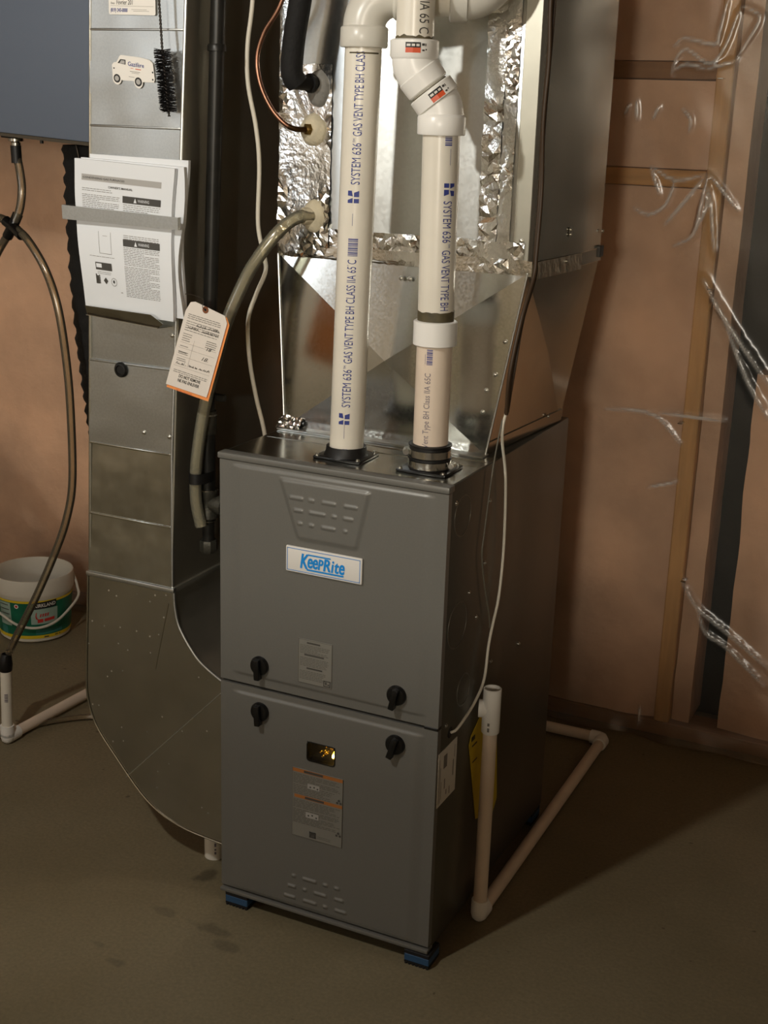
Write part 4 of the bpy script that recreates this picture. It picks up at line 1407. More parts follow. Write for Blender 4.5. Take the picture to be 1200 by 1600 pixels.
# service-date sticker
cf = lambda u, v: V(-0.2635 + u, DY0 - 0.0042, 1.6560 + v - u * 0.02)
stk2 = sticker(cf, [(0.002, 0), (0.096, 0), (0.098, 0.002), (0.098, 0.058), (0.096, 0.06), (0.002, 0.06), (0, 0.058), (0, 0.002)], 0.0005, 'service_sticker', 'sticker_white', 'white service sticker with handwriting')
cg = lambda u, v: cf(u, v) + V(0, -0.0004, 0)
Print(cg).text('(819) 243-0000', 0.004, 0.0045, 0.0060, width=0.036, bold=0.02, shear=0.15).build('sticker_print', 'ink_blue', stk2)
Print(cg).text('Février 201', 0.017, 0.0165, 0.0078, width=0.034, shear=0.1).text('Date', 0.005, 0.0170, 0.0035, width=0.008).scribble(0.014, 0.0262, 0.055, 0.0060, random.Random(8), 0.0003).build('sticker_print', 'ink_black', stk2)
Print(cg).rect(0.004, 0.0140, 0.094, 0.0144).rect(0.048, 0.0085, 0.080, 0.0090).rect(0.052, 0.0060, 0.085, 0.0065).build('sticker_print', 'ink_mid', stk2)

# ---- white plastic support under the boot
b = MB().tube([V(-0.104, 0.140, 0.0), V(-0.104, 0.140, 0.084)], 0.0215, 32)
sp = tag(b.build('support_stub', 'pvc', None, smooth=40), 'short white plastic pipe stub propped under the duct boot', 'pipe')
Print(pipe_map((-0.104, 0.140, 0.0), 0.0215, CAMDIR + 0.15, (0, 0), True), 0.003).rect(0.014, -0.002, 0.020, 0.002).rect(0.023, -0.002, 0.027, 0.002).rect(0.032, -0.002, 0.040, 0.002).build('pipe_print', 'ink_grey', sp)

# ================================================================== MANUALS AND STRAP ON THE DUCT
rnd = random.Random(11)


def bulge(v):
    """how far the pages stand off the duct at height v (0 bottom .. 1 top)"""
    return 0.020 + 0.012 * math.sin(PI * min(1, max(0, (v - 0.02) / 0.55))) * (1 if v < 0.57 else 0) + 0.002


def page_x(x, z):
    return x


def booklet(name, label, corners, y0, th, printed=None, wav=0.006, sd=0.0):
    """corners: bl, br, tr, tl as (x, z)"""
    (ax, az), (bx, bz), (cx, cz), (dx, dz) = corners

    def pos(u, v):
        x = (ax * (1 - u) + bx * u) * (1 - v) + (dx * (1 - u) + cx * u) * v
        z = (az * (1 - u) + bz * u) * (1 - v) + (dz * (1 - u) + cz * u) * v
        vv = v
        k = math.sin(PI * min(1, vv / 0.62)) if vv < 0.62 else -0.35 * math.sin(PI * (vv - 0.62) / 0.38) * 0
        x += 0.004 * math.sin(vv * 7 + sd) * (1 if u in (0, 1) else 1)
        y = y0 - wav * k - 0.001 * math.sin(u * 3 + sd)
        return x, y, z
    t = thing(name, label, 'booklet', V(ax, y0, az), None)
    pg = MB().grid(24, 56, pos, (0, th, 0)).build('pages', 'paper', t, smooth=50)
    return pg, pos


man2, f2_ = booklet('manual', 'back white paper booklet of the stack strapped on the duct', ((-0.300, 1.150), (-0.112, 1.146), (-0.1010, 1.4160), (-0.312, 1.4190)), 0.058, 0.007, sd=1.0)
man3, f3_ = booklet('manual', 'middle booklet of the strapped stack, its page edges showing on the right', ((-0.305, 1.148), (-0.108, 1.140), (-0.1020, 1.405), (-0.322, 1.4125)), 0.0485, 0.008, wav=0.008, sd=2.0)
man1, f1_ = booklet('manual', "front booklet of the strapped stack with two black warning bars", ((-0.3140, 1.1420), (-0.1200, 1.1350), (-0.1150, 1.4020), (-0.3310, 1.4110)), 0.0395, 0.0085, wav=0.009, sd=0.0)
for q, f in ((man1, f1_), (man3, f3_)):
    pass
# page-edge slats at the right of the middle booklet
MB().grid(3, 28, lambda u, v: (f3_(1, v)[0] + 0.0005, f3_(1, v)[1] + 0.008 * u, f3_(1, v)[2])).build('page_edges', 'paper_edge', man3, smooth=50)


def f1p(u, v):
    x, y, z = f1_(u, v)
    return V(x, y - 0.0005, z)


class PagePrint(Print):
    def rect(self, u0, v0, u1, v1):
        n = max(1, int(abs(v1 - v0) / 0.02))
        k = max(1, int(abs(u1 - u0) / 0.06))
        for i in range(n):
            for j in range(k):
                a, b = v0 + (v1 - v0) * i / n, v0 + (v1 - v0) * (i + 1) / n
                c, d = u0 + (u1 - u0) * j / k, u0 + (u1 - u0) * (j + 1) / k
                self.mb.add([self.fn(c, a), self.fn(d, a), self.fn(d, b), self.fn(c, b)], [(0, 1, 2, 3)])
        return self


pr = PagePrint(f1p)
pr.rect(0.075, 0.865, 0.885, 0.905)
pr.build('page_print', 'bar_grey', man1)
f1q = lambda u, v: f1p(u, v) + V(0, -0.0004, 0)
pr = PagePrint(f1q)
pr.text('CONDENSING GAS FURNACES', 0.09, 0.878, 0.013, width=0.43, bold=0.01)
pr.text("OWNER'S MANUAL", 0.355, 0.828, 0.014, width=0.25, bold=0.012)
pr.rect(0.505, 0.745, 0.890, 0.790)
pr.rect(0.500, 0.463, 0.885, 0.508)
# small marks at the foot of the page
pr.rect(0.175, 0.285, 0.355, 0.335)
pr.rect(0.165, 0.190, 0.178, 0.255).rect(0.180, 0.190, 0.200, 0.245)
for k in range(5):
    pr.disc(0.207, 0.197 + 0.012 * k, 0.006, 8)
pr.poly([(0.25, 0.215), (0.275, 0.238), (0.30, 0.215), (0.275, 0.192)])
pr.disc(0.365, 0.215, 0.012, 5)
pr.build('page_print', 'ink_dark', man1)
pr = PagePrint(lambda u, v: f1p(u, v) + V(0, -0.0008, 0))
for v in (0.752, 0.470):
    pr.poly([(0.620, v), (0.650, v), (0.635, v + 0.031)])
    pr.text('WARNING', 0.662, v + 0.006, 0.019, width=0.115)
pr.rect(0.185, 0.300, 0.245, 0.327)
pr.build('page_print', 'paper', man1)
pr = PagePrint(f1p)
pr.lines(0.08, 0.40, 0.815, 2, 0.013, 0.0035, rnd)
pr.lines(0.08, 0.475, 0.775, 9, 0.0115, 0.0035, rnd, 0.03)
pr.lines(0.51, 0.890, 0.735, 11, 0.0125, 0.0035, rnd, 0.05)
pr.lines(0.505, 0.885, 0.535, 3, 0.0115, 0.0035, rnd, 0.04)
pr.lines(0.500, 0.880, 0.455, 11, 0.0110, 0.0035, rnd, 0.03)
pr.lines(0.495, 0.870, 0.330, 19, 0.0110, 0.0036, rnd, 0.02)
pr.lines(0.12, 0.42, 0.375, 1, 0.01, 0.003, rnd)
pr.lines(0.19, 0.35, 0.272, 2, 0.011, 0.003, rnd)
pr.rect(0.235, 0.395, 0.238, 0.54).rect(0.365, 0.395, 0.368, 0.54).rect(0.235, 0.395, 0.368, 0.398).rect(0.28, 0.512, 0.33, 0.514)
for k in range(16):
    a = 2 * PI * k / 16
    pr.disc(0.365 + 0.030 * math.cos(a), 0.212 + 0.026 * math.sin(a), 0.004, 6)
pr.rect(0.435, 0.145, 0.455, 0.150)
pr.build('page_print', 'ink_mid', man1)
# strap and tray
st = MB()
pts = [(-0.3460, 1.3035), (-0.0985, 1.2990), (-0.0980, 1.3205), (-0.3470, 1.3285)]
st.prism([V(x, 0.0255 - 0.004 * (1 if x < -0.2 else 0), z) for x, z in pts], (0, 0.0012, 0))
st.prism([V(-0.3470, 0.0215, 1.3285), V(-0.3460, 0.0215, 1.3035), V(-0.3460, 0.075, 1.302), V(-0.3470, 0.075, 1.327)], (0.0012, 0, 0))
st.prism([V(-0.0992, 0.0255, 1.3205), V(-0.0992, 0.0255, 1.2990), V(-0.1005, 0.0365, 1.2990), V(-0.1005, 0.0365, 1.3205)], (0.0012, 0, 0))
tag(st.build('metal_strap', 'galv_duct', None), 'flat galvanised strap holding the manuals to the duct', 'strap')
tr = MB()
tr.prism([V(-0.2990, 0.0240, 1.1330), V(-0.1420, 0.0240, 1.1230), V(-0.1290, 0.0205, 1.1320), V(-0.1520, 0.0150, 1.1475), V(-0.2970, 0.0150, 1.1515)], (0, 0.0012, 0))
tr.prism([V(-0.2990, 0.020, 1.1330), V(-0.1420, 0.020, 1.1230), V(-0.1420, 0.068, 1.120), V(-0.2990, 0.068, 1.130)], (0, 0, 0.0012))
tag(tr.build('metal_shelf', 'galv_dull', None), 'bent galvanised lip carrying the foot of the manuals', 'bracket')


# ---- service tags (white over orange)
def tagcard(name, label, pts, y, m_, th=0.0008):
    t = thing(name, label, 'tag', V(pts[0][0], y, pts[0][1]))
    return MB().prism([V(x, y, z) for x, z in pts], (0, th, 0)).build('card', m_, t)


wt = tagcard('service_tag', 'white cardboard service tag with handwriting, hanging at the duct edge', [(-0.125, 1.0245), (-0.0385, 1.0095), (-0.035, 1.018), (0.0055, 1.146), (0.0010, 1.1590), (-0.0600, 1.1785), (-0.0695, 1.1770), (-0.0805, 1.1610)], 0.0200, 'card')
ot = tagcard('service_tag', 'orange cardboard tag behind the white service tag', [(-0.1255, 1.0185), (-0.0365, 1.0020), (-0.0330, 1.012), (0.0085, 1.143), (0.0030, 1.1560), (-0.0570, 1.1750), (-0.0660, 1.1740), (-0.0780, 1.1580)], 0.0225, 'card_orange')
# in-plane frame of the tag: u to the right, v up
ux = (V(-0.0385, 0, 1.0095) - V(-0.125, 0, 1.0245)).normalized()
vx = V(-ux.z, 0, ux.x)
vx = (V(-0.0805, 0, 1.161) - V(-0.125, 0, 1.0245)).normalized()
tf = lambda u, v: V(-0.125, 0.0194, 1.0245) + ux * u + vx * v
rnd = random.Random(5)
pr = Print(tf)
pr.text('DO NOT REMOVE', 0.022, 0.0205, 0.0058, width=0.046, bold=0.02)
pr.text('NE PAS ENLEVER', 0.022, 0.0120, 0.0058, width=0.046, bold=0.02)
pr.scribble(0.030, 0.1210, 0.020, 0.0050, rnd, 0.0003).scribble(0.054, 0.1225, 0.024, 0.0045, rnd, 0.0003).scribble(0.014, 0.1150, 0.022, 0.0045, rnd, 0.0003).scribble(0.044, 0.1135, 0.034, 0.0050, rnd, 0.0003)
pr.text('18', 0.062, 0.084, 0.0065, width=0.010, shear=.3).text('18.', 0.058, 0.064, 0.007, width=0.013, shear=.3).scribble(0.010, 0.0440, 0.020, 0.0060, rnd, 0.0003).scribble(0.036, 0.0450, 0.018, 0.0040, rnd, 0.0003).scribble(0.058, 0.0455, 0.022, 0.0050, rnd, 0.0003)
pr.build('tag_print', 'ink_dark', wt)
pr = Print(tf)
pr.lines(0.008, 0.078, 0.1405, 3, 0.0036, 0.0012, rnd, 0.1)
pr.lines(0.008, 0.080, 0.1275, 5, 0.0042, 0.0011, rnd, 0.1)
pr.lines(0.008, 0.028, 0.1035, 4, 0.0042, 0.0012, rnd, 0.3)
pr.lines(0.058, 0.080, 0.1020, 4, 0.0038, 0.0013, rnd, 0.2)
pr.lines(0.008, 0.026, 0.0800, 2, 0.012, 0.0012, rnd, 0.2)
pr.lines(0.008, 0.030, 0.0690, 2, 0.0036, 0.0012, rnd, 0.2)
pr.lines(0.008, 0.028, 0.0560, 2, 0.0036, 0.0012, rnd, 0.2)
pr.lines(0.008, 0.082, 0.0330, 2, 0.0034, 0.0011, rnd, 0.05)
for v in (0.086, 0.0755, 0.060, 0.0405):
    pr.rect(0.006, v, 0.082, v + 0.0003)
pr.rect(0.034, 0.043, 0.0343, 0.095)
pr.build('tag_print', 'ink_mid', wt)
tg = lambda u, v: V(-0.125, 0.0221, 1.0225) + ux * u + vx * v
Print(tg).text('NE PAS ENLEVER', 0.022, -0.0045, 0.0030, width=0.034).build('tag_print', 'sticker_red', ot)
MB().lathe([(0.0022, 0.0004), (0.0062, 0.0004), (0.0062, -0.0006)], (-0.0385, 0.0196, 1.1660), (0, -1, 0), 24).build('eyelet', 'tag_brown', wt)
MB().lathe([(0.0001, 0.0003), (0.0024, 0.0003), (0.0024, -0.0006)], (-0.0385, 0.0194, 1.1660), (0, -1, 0), 16).build('eyelet_hole', 'ink_black', wt)
MB().tube(spline([V(-0.0385, 0.019, 1.1660), V(-0.040, 0.012, 1.172), V(-0.046, 0.022, 1.184), V(-0.10, 0.055, 1.185), V(-0.138, 0.068, 1.175)], 5), 0.0006, 6).build('wire', 'wire', wt)

# ---- flue brush
fb = thing('flue_brush', 'black twisted-wire bristle brush hanging in front of the duct', 'brush', (-0.14, 0.045, 1.49))
top_, mid_, bot_ = V(-0.146, 0.045, 1.72), V(-0.1385, 0.045, 1.598), V(-0.1265, 0.045, 1.489)
b = MB()
for ph in (0, PI):
    path = []
    for k in range(121):
        t = k / 120
        c = top_.lerp(mid_, t / 0.52) if t < 0.52 else mid_.lerp(bot_, (t - 0.52) / 0.48)
        a = t * 120 + ph
        path.append(c + V(math.cos(a) * 0.0014, math.sin(a) * 0.0014, 0))
    b.tube(path, 0.0012, 6)
b.build('twisted_wire', 'wire', fb, smooth=60)
b = MB()
rnd = random.Random(9)
axis = (bot_ - mid_)
for k in range(1500):
    t = 0.01 + 0.92 * k / 1500
    turns = 9.5
    a = t * turns * 2 * PI + (PI if k % 2 else 0) + rnd.uniform(-0.45, 0.45)
    p = mid_ + axis * (t + rnd.uniform(-0.012, 0.012))
    L = 0.0152 * rnd.uniform(0.86, 1.06)
    d = V(math.cos(a), math.sin(a), rnd.uniform(-0.18, 0.18))
    s = V(-math.sin(a), math.cos(a), 0) * 0.00035
    u_ = V(0, 0, 0.00035)
    e = p + d * L
    b.add([p + s, p - s * 0.5 + u_, p - s * 0.5 - u_, e + s, e - s * 0.5 + u_, e - s * 0.5 - u_], [(0, 1, 4, 3), (1, 2, 5, 4), (2, 0, 3, 5), (3, 4, 5)])
br = b.build('bristles', 'bristle', fb, recalc=False)
br['kind'] = 'stuff'

# ================================================================== GAS PIPE between duct and furnace
gp = thing('gas_pipe', 'black iron gas pipe with drip leg between duct and furnace', 'pipe', (-0.108, 0.13, 0.68))
gx, gy = -0.1075, 0.130
r1 = 0.0134


def GX(z):
    return gx + (z - 0.955) * 0.038


MB().tube([V(GX(1.95), gy, 1.95), V(gx, gy, 0.955)], r1, 24).build('pipe', 'black_iron', gp, smooth=40)
MB().lathe([(r1, 0), (0.0165, 0), (0.0168, 0.008), (0.0150, 0.012), (r1, 0.012)], (GX(1.60), gy, 1.60), (0.038, 0, 1), 20).build('coupling', 'black_iron', gp, smooth=40)
MB().lathe([(r1, 0.012), (0.0170, 0.012), (0.0178, 0.0), (0.0178, -0.028), (0.0165, -0.032), (0.0120, -0.034)], (gx, gy, 0.945), (0, 0, 1), 24).build('union', 'iron_fitting', gp, smooth=40)
MB().lathe([(0.0168, 0), (0.0185, 0.0005), (0.0185, 0.0035), (0.0168, 0.004)], (gx, gy, 0.948), (0, 0, 1), 24).build('thread_ring', 'steel', gp, smooth=40)
MB().tube([V(gx, gy, 0.93), V(gx, gy, 0.79)], 0.0145, 24).build('nipple', 'black_iron', gp, smooth=40)
b = MB().lathe([(0.0145, 0.0), (0.0190, 0.0), (0.0192, -0.010), (0.0172, -0.014), (0.0172, -0.040), (0.0192, -0.046), (0.0192, -0.056), (0.0145, -0.058)], (gx, gy, 0.802), (0, 0, 1), 24)
b.tube([V(gx, gy, 0.774), V(gx + 0.024, gy, 0.774), V(gx + 0.025, gy, 0.774), V(gx + 0.036, gy, 0.774)], [0.0150, 0.0165, 0.0192, 0.0192], 20)
b.build('tee', 'iron_fitting', gp, smooth=40)
MB().lathe([(0.0150, 0), (0.0195, 0.0004), (0.0195, 0.0026), (0.0150, 0.003)], (gx, gy, 0.801), (0, 0, 1), 24).build('thread_ring', 'steel', gp, smooth=40)
MB().lathe([(0.0110, 0), (0.0150, 0.0004), (0.0150, 0.0026), (0.0110, 0.003)], (gx - 0.001, gy, 0.738), (0, 0, 1), 24).build('thread_ring', 'steel', gp, smooth=40)
MB().tube([V(gx + 0.03, gy, 0.774), V(0.004, gy, 0.774)], r1, 20).build('branch_pipe', 'black_iron', gp, smooth=40)
MB().tube([V(gx, gy, 0.748), V(gx, gy, 0.695)], 0.0118, 24).build('drip_leg', 'black_iron', gp, smooth=40)
MB().lathe([(0.012, 0.0), (0.0165, 0.0), (0.0178, -0.003), (0.0178, -0.020), (0.015, -0.025), (0.0001, -0.026)], (gx, gy, 0.700), (0, 0, 1), 8).build('pipe_cap', 'iron_fitting', gp, smooth=35)
# valve silhouette behind
vlv = MB().lathe([(0.0001, -0.014), (0.012, -0.012), (0.016, 0.0), (0.012, 0.012), (0.0001, 0.014)], (gx + 0.002, gy, 0.985), (0, 0, 1), 16)
vlv.bevbox((gx + 0.004, gy - 0.005, 0.978), (gx + 0.040, gy + 0.005, 0.992), 0.002, 1)
vlv.build('shutoff_valve', 'black_iron', gp, smooth=40)

# ================================================================== CLEAR DRAIN TUBE from the coil
dt = thing('drain_tube', 'thick clear vinyl drain tube looping from plenum to gas pipe', 'hose', (-0.10, 0.1, 0.70))
path = spline([V(0.066, 0.214, 1.323), V(0.052, 0.196, 1.322), V(0.036, 0.182, 1.312), V(0.016, 0.165, 1.288), V(-0.010, 0.150, 1.248), V(-0.032, 0.140, 1.207), V(-0.064, 0.125, 1.124),
               V(-0.082, 0.112, 1.040), V(-0.098, 0.104, 0.966), V(-0.1085, 0.098, 0.89), V(-0.1135, 0.097, 0.838), V(-0.1145, 0.099, 0.785), V(-0.108, 0.105, 0.735)], 8)
MB().tube(path, 0.0118, 20, caps=False).build('tube', 'vinyl', dt, smooth=60)
MB().tube(path, 0.0086, 16, caps=True).build('tube_bore', 'vinyl', dt, smooth=60)
MB().lathe([(0.012, 0), (0.0155, 0.001), (0.0155, 0.016), (0.012, 0.018)], (0.062, 0.2155, 1.323), (-0.6, -0.75, -0.05), 20).build('port_fitting', 'putty', dt, smooth=40)
b = MB()
n = 40
ring = []
for k in range(n):
    a = 2 * PI * k / n
    ring.append(V(-0.1105 + 0.0195 * math.cos(a), 0.1135 + 0.0335 * math.sin(a), 0))
vs = []
for zz in (0.822, 0.842):
    vs += [p + V(0, 0, zz) for p in ring] + [V(-0.1105 + (p.x + 0.1105) * 0.93, 0.1135 + (p.y - 0.1135) * 0.96, zz) for p in ring]
fs = []
for k in range(n):
    j = (k + 1) % n
    fs += [(k, j, 2 * n + j, 2 * n + k), (k, n + k, n + j, j), (2 * n + k, 2 * n + j, 3 * n + j, 3 * n + k)]
b.add(vs, fs).build('tape_wrap', 'black_rubber', dt, smooth=40, label='black tape wrap')

# ---- refrigerant lines
cl = thing('copper_line', 'thin bare copper line curving into the plenum', 'pipe', (0.06, 0.2, 1.47))
path = spline([V(0.060, 0.165, 1.80), V(0.027, 0.165, 1.686), V(-0.008, 0.165, 1.634), V(-0.0225, 0.165, 1.592), V(-0.016, 0.165, 1.549), V(0.004, 0.167, 1.510), V(0.028, 0.172, 1.484), V(0.045, 0.185, 1.474), V(0.060, 0.213, 1.474)], 8)
MB().tube(path, 0.0042, 12).build('tube', ['copper'], cl, smooth=60)
MB().tube(path[-14:], 0.0049, 12).build('tube_end', 'copper_dark', cl, smooth=60, label='darkened soldered end')
MB().lathe([(0.0045, 0), (0.0105, 0.0005), (0.0105, 0.007), (0.0045, 0.009)], (0.0585, 0.211, 1.474), (-0.45, -0.9, 0), 6).build('brass_nut', 'brass', cl, smooth=30)
sl = thing('insulated_line', 'thick black foam-covered refrigerant line entering the plenum', 'pipe', (0.06, 0.17, 1.55))
path = spline([V(0.085, 0.155, 1.80), V(0.0655, 0.160, 1.686), V(0.0535, 0.163, 1.63), V(0.0465, 0.166, 1.580), V(0.0475, 0.169, 1.562), V(0.053, 0.176, 1.551)], 8)
MB().tube(path, 0.0195, 24).build('foam_sleeve', 'black_foam', sl, smooth=60)
MB().tube(spline([V(0.050, 0.168, 1.553), V(0.060, 0.188, 1.552), V(0.068, 0.212, 1.552)], 4), 0.0125, 16).build('line_elbow', 'black_rubber', sl, smooth=60)
MB().lathe([(0.012, 0), (0.0165, 0.0), (0.0165, 0.006), (0.012, 0.006)], (0.0655, 0.204, 1.552), (-0.3, -0.95, 0), 20).build('line_ring', 'black_rubber', sl, smooth=40)

# ================================================================== CABLES
b = MB().tube(spline([V(-0.050, 0.2, 1.80), V(-0.053, 0.2, 1.689), V(-0.063, 0.2, 1.614), V(-0.062, 0.2, 1.549), V(-0.045, 0.2, 1.473), V(-0.038, 0.2, 1.406), V(-0.040, 0.2, 1.303), V(-0.027, 0.2, 1.246), V(-0.024, 0.2, 1.217),
                      V(-0.044, 0.2, 1.173), V(-0.061, 0.2, 1.124), V(-0.058, 0.2, 1.051), V(-0.043, 0.2, 0.978), V(-0.020, 0.195, 0.905), V(-0.012, 0.20, 0.80), V(-0.02, 0.24, 0.60)], 8), 0.0042, 10)
tag(b.build('electrical_cable', 'cable_white', None, smooth=60), 'white cable hanging slack between duct and plenum', 'cable')
tc = thing('thermostat_cable', 'white low-voltage cable running down the furnace side into a hole', 'cable', (0.46, 0.2, 1.0))
MB().tube(spline([V(0.468, 0.190, 1.012), V(0.463, 0.192, 0.985), V(0.462, 0.198, 0.955), V(0.460, 0.231, 0.881), V(0.459, 0.245, 0.755), V(0.459, 0.235, 0.659), V(0.460, 0.208, 0.610), V(0.461, 0.189, 0.573), V(0.463, 0.171, 0.515), V(0.463, 0.129, 0.486), V(0.461, 0.078, 0.468), V(0.456, 0.060, 0.458), V(0.448, 0.056, 0.453)], 8), 0.0027, 10).build('cable_jacket', 'cable_white', tc, smooth=60)
bc = []
for (dx, dy, r) in ((0, 0, 0.0034), (0.004, -0.012, 0.0036), (0.002, 0.010, 0.0022)):
    path = [V(0.490, 0.240, 1.80), V(0.489, 0.237, 1.69), V(0.489, 0.235, 1.60), V(0.488, 0.231, 1.50), V(0.488, 0.238, 1.387), V(0.489, 0.232, 1.281), V(0.491, 0.228, 1.245), V(0.486, 0.190, 1.177), V(0.480, 0.172, 1.086), V(0.468, 0.190, 1.012)]
    path = [p + V(dx * (0.3 + 0.7 * math.sin(i * 1.3 + dy * 90) ** 2), dy * (0.5 + 0.5 * math.sin(i * 0.9 + dx * 300)), 0) for i, p in enumerate(path)]
    o = MB().tube(spline(path, 8), r, 8).build('brown_cable', 'cable_brown', None, smooth=60)
    bc.append(o)
tag(bc[0], 'brown control cable clipped down the plenum corner, middle of three', 'cable', 'brown cables down the plenum corner')
tag(bc[1], 'thickest brown control cable along the plenum corner, front of three', 'cable', 'brown cables down the plenum corner')
tag(bc[2], 'thinnest brown cable along the plenum corner, rear of three', 'cable', 'brown cables down the plenum corner')
b = MB().tube(spline([V(0.462, 0.190, 1.0), V(0.456, 0.175, 0.918), V(0.4535, 0.155, 0.80), V(0.4535, 0.150, 0.757), V(0.4545, 0.172, 0.69), V(0.456, 0.196, 0.634), V(0.457, 0.202, 0.605)], 8), 0.0015, 8)
tag(b.build('thin_wire', 'cable_grey', None, smooth=60), 'thin grey wire lying against the furnace side', 'wire')

# ================================================================== CONDENSATE PIPE, right of furnace
cp = thing('condensate_pipe', 'white plastic condensate drain pipe with open tee right of furnace', 'pipe', (0.474, 0.187, 0.0))
cx, cy = 0.4755, 0.1855
rp, rf = 0.0134, 0.0170
MB().tube([V(cx, cy, 0.042), V(cx, cy, 0.435)], rp, 28).build('riser', 'pvc_old', cp, smooth=40)
b = MB().lathe([(rp, 0.0), (rf - 0.001, 0.0), (rf, 0.0015), (rf, 0.0885), (rf - 0.001, 0.0895), (rf - 0.0026, 0.0895), (rf - 0.003, 0.070), (0.0001, 0.069)], (cx, cy, 0.405), (0, 0, 1), 32)
br_ = V(-0.95, -0.31, 0).normalized()
tz = 0.452
b.tube([V(cx, cy, tz), V(cx, cy, tz) + br_ * 0.012, V(cx, cy, tz) + br_ * 0.016, V(cx, cy, tz) + br_ * 0.0235], [0.0150, 0.0150, 0.0170, 0.0170], 28)
b.build('tee', 'pvc_white', cp, smooth=40, label='bright white tee open at the top')
Print(pipe_map((cx, cy, 0.4), rf, CAMDIR - 0.35, (0, 0), True), 0.003).rect(0.412, -0.002, 0.420, 0.002).rect(0.424, -0.002, 0.430, 0.002).build('fitting_print', 'ink_mid', cp)
# floor elbow and run back
b = MB().lathe([(rp, 0.0), (rf - 0.001, 0.0), (rf, -0.002), (rf, -0.024)], (cx, cy, 0.0475), (0, 0, 1), 28)
b.tube([V(cx, cy, 0.026), V(cx, cy, 0.020), V(cx, cy + 0.004, 0.0175), V(cx, cy + 0.012, 0.0172), V(cx, cy + 0.026, 0.0172), V(cx, cy + 0.028, 0.0172)], [rf, rf, rf, rf, rf, rp], 24)
b.lathe([(0.0001, -0.0172), (0.009, -0.0146), (0.0146, -0.009), (rf, 0.0), (rf, 0.010)], (cx, cy, 0.0175), (0, 0, 1), 24)
b.build('elbow', 'pvc_white', cp, smooth=50)
e1 = V(0.4675, 1.030, 0.0172)
MB().tube([V(cx, cy + 0.02, 0.0172), e1 - V(0, 0.02, 0)], rp, 24).build('floor_run', 'pvc_old', cp, smooth=40)
b = MB().tube([e1 - V(0, 0.030, 0), e1 - V(0, 0.028, 0), e1, e1 + V(-0.004, 0.007, 0), e1 + V(-0.012, 0.010, 0), e1 + V(-0.032, 0.010, 0), e1 + V(-0.034, 0.010, 0)], [rp, rf, rf, rf, rf, rf, rp], 24)
b.build('elbow', 'pvc_white', cp, smooth=50)
MB().tube([e1 + V(-0.02, 0.010, 0), e1 + V(-0.40, 0.010, 0)], rp, 24).build('floor_run', 'pvc_old', cp, smooth=40)

# ================================================================== LEFT SIDE
# heat-recovery ventilator hung high on the left
hv = thing('air_exchanger', 'blue-grey box of an air exchanger hanging at the upper left', 'ventilator', (-0.85, 0.55, 1.43))
Mh = Matrix.Translation((-0.65, 0.35, 1.433)) @ Matrix.Rotation(math.radians(2.9), 4, 'Y')
MB().bevbox((-0.62, 0.0, 0.0), (0.22, 0.40, 0.52), 0.004, 2, Mh).build('case', 'hrv', hv, smooth=40)
MB().box((-0.61, 0.006, -0.007), (0.21, 0.395, 0.001), Mh).build('base_pan', 'hrv_under', hv)
MB().bevbox((-0.145, 0.03, -0.012), (-0.105, 0.06, -0.004), 0.002, 1, Mh).build('foot', 'black_rubber', hv)
MB().lathe([(0.0001, 0), (0.004, 0), (0.004, -0.009), (0.0001, -0.009)], (-0.695, 0.395, 1.428), (0, 0, 1), 8).build('screw', 'black_iron', hv)
MB().lathe([(0.0001, 0.008), (0.016, 0.008), (0.016, -0.003), (0.010, -0.006), (0.010, -0.028)], (-0.770, 0.40, 1.424), (0, 0, 1), 20).build('drain_nipple', 'steel', hv, smooth=40)
# drain hose with tee
hs = thing('drain_hose', 'brownish clear drain hose from the air exchanger down to the floor pipe', 'hose', (-0.78, 0.4, 0.25))
rh = 0.0092
MB().tube([V(-0.771, 0.40, 1.412), V(-0.770, 0.40, 1.375)], 0.0115, 16).build('hose_cuff', 'black_rubber', hs, smooth=40)
jn = V(-0.777, 0.385, 1.240)
for nm, pts in (('hose_drop', [V(-0.770, 0.40, 1.395), V(-0.762, 0.40, 1.355), V(-0.757, 0.397, 1.318), V(-0.762, 0.392, 1.275), jn]),
                ('hose_branch', [jn, V(-0.800, 0.388, 1.252), V(-0.840, 0.395, 1.256), V(-0.900, 0.40, 1.245)]),
                ('hose_branch', [jn, V(-0.800, 0.39, 1.215), V(-0.835, 0.40, 1.180), V(-0.870, 0.40, 1.13)]),
                ('hose_run', [jn, V(-0.722, 0.365, 1.218), V(-0.672, 0.36, 1.158), V(-0.641, 0.36, 1.077), V(-0.624, 0.36, 0.967), V(-0.617, 0.36, 0.853), V(-0.619, 0.36, 0.690), V(-0.638, 0.358, 0.597), V(-0.669, 0.352, 0.514), V(-0.722, 0.345, 0.402), V(-0.775, 0.335, 0.300), V(-0.806, 0.331, 0.240)])):
    MB().tube(spline(pts, 8), rh, 16, caps=False).build(nm, 'vinyl_dark', hs, smooth=60)
    MB().tube(spline(pts, 8), rh * 0.66, 12, caps=False).build('hose_bore', 'vinyl_dark', hs, smooth=60)
b = MB()
for d in (V(0.008, 0.012, 0.03), V(-0.024, 0.003, 0.012), V(-0.022, 0.005, -0.026), V(0.040, -0.015, -0.018)):
    b.tube([jn, jn + d * 0.9], 0.0118, 14)
b.build('hose_tee', 'black_plastic', hs, smooth=40, label='black three-way hose fitting')
